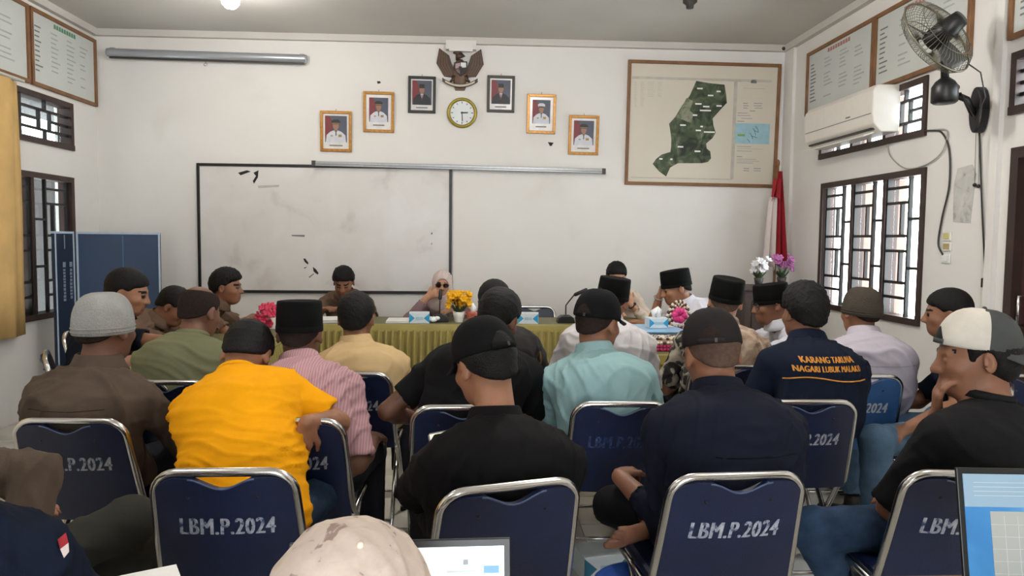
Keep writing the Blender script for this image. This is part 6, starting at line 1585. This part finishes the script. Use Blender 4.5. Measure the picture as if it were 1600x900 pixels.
rows1 = [(0.90,0.80,0.975,0.855,SB),(0.80,0.865,0.825,0.905,SD),(0.72,0.81,0.86,0.825,SG),(0.40,0.62,0.62,0.635,SG),(0.74,0.62,0.80,0.635,SG),(0.74,0.70,0.80,0.71,SG),(0.84,0.66,0.88,0.72,SG),(0.40,0.44,0.62,0.455,SG),(0.74,0.44,0.80,0.455,SG),(0.0,0.76,1.0,0.763,SG)]
pl1 = at(800,846,1.16)
laptop(pl1.x-0.175, 1.10, 14, R(2), 'open laptop showing a white page before the scarfed woman', SCR1, rows1)
lines = [(0.06, 0.80+0.04*k, 0.95, 0.805+0.04*k, SG) for k in range(4)]
rows2 = [(0.0,0.70,1.0,1.0,mat('screen_haze', (140,166,186), 0.3, 0.06, 6, emit=0.15)),(0.15,0.02,1.0,0.66,SHEET)]+lines+[(0.15+0.08*k,0.02,0.153+0.08*k,0.62,SG) for k in range(1,11)]+[(0.15,0.10+0.11*k,1.0,0.103+0.11*k,SG) for k in range(5)]
pl2_ = at(1500,748,1.44)
laptop(pl2_.x+0.18, 1.395, 12, R(-4), 'open laptop showing a blue wallpaper and a grey table', screen_sky(), rows2, 0.36, 0.25)
papers(at(228,897,1.50).x, 1.40, DZ+0.001, 0.5, 0.21, 0.297, 'white papers on the desk corner beside the navy chair', 3)
# phone in the hands of the man in the black polo
ph = at(692,682,2.62)
root = empty('phone', ph, R(8)); tag(root, 'shiny silver rimmed phone with bright screen over the black polo shoulder', 'phone')
root.rotation_euler = (R(-35), R(-8), R(8))
q = MB(); q.prism([(-0.052+0.008*0,-0.012),(-0.044,-0.020),(0.044,-0.020),(0.052,-0.012),(0.052,0.012),(0.044,0.020),(-0.044,0.020),(-0.052,0.012)], -0.004, 0.004); q.build('phone_case', SILVER, root, bevel=0.002)
q = MB(); q.box((-0.046,-0.0052,-0.014),(0.046,-0.0042,0.014)); q.build('phone_screen', mat('phone_glow', (236,232,214), 0.3, 0.1, 20, emit=0.7), root)
# blue plastic stool under the bare foot
ps_ = onz(990,915,0.40)
st = empty('plastic_stool', (ps_.x+0.03, ps_.y+0.03, 0)); tag(st, 'bright blue plastic stool under the bare foot', 'stool')
BLUEP = mat('blue_plastic', (36,82,170), 0.3, 0.05)
q = MB(); q.lathe([(1e-4,0.385),(0.08,0.385),(0.12,0.395),(0.135,0.400),(0.145,0.392),(0.150,0.36),(0.140,0.355),(1e-4,0.36)][::-1], 24, cap=False); q.build('stool_seat', BLUEP, st)
for k in range(4):
    a = math.pi/4+k*math.pi/2; q = MB(); q.tube([(0.105*math.cos(a),0.105*math.sin(a),0.352),(0.15*math.cos(a),0.15*math.sin(a),0.001)], [0.022,0.018], 8); q.build('leg', BLUEP, st)
# tissue box and litter on the floor
pt = onz(935,905,0.0)
tissue_box(Vector((onz(932,880,0.0).x, onz(932,895,0.0).y, 0.0005)), R(12), 'blue and white tissue box standing on the tiled floor', False, 1.25, mat('teal_print', (46,110,140), 0.5))
def bag(px, py, label, s=0.12):
    p = onz(px, py, 0.0); q = MB(); rnd = random.Random(int(px)); prof = [(s*0.9,0.001),(s*1.05,s*0.2),(s*0.8,s*0.5),(s*0.35,s*0.75),(s*0.25,s*0.8),(s*0.4,s*1.0),(1e-4,s*0.95)]
    q.lathe(prof, 18, cap=False); o = q.build('plastic_bag', mat('grey_white_plastic', (190,194,196), 0.35, 0.08, 20)); o.location = (p.x, p.y, 0)
    for v in o.data.vertices:
        k = 1+0.22*math.sin(v.co.x*60+v.co.y*45)+0.1*math.sin(v.co.z*90); v.co.x *= k; v.co.y *= 2-k if 2-k > 0.7 else 0.7
    tag(o, label, 'bag')
bag(1262,905, 'crumpled pale plastic bag on the floor under the denim leg')
bag(625,862, 'crumpled white plastic bag on the floor before the black polo', 0.10)
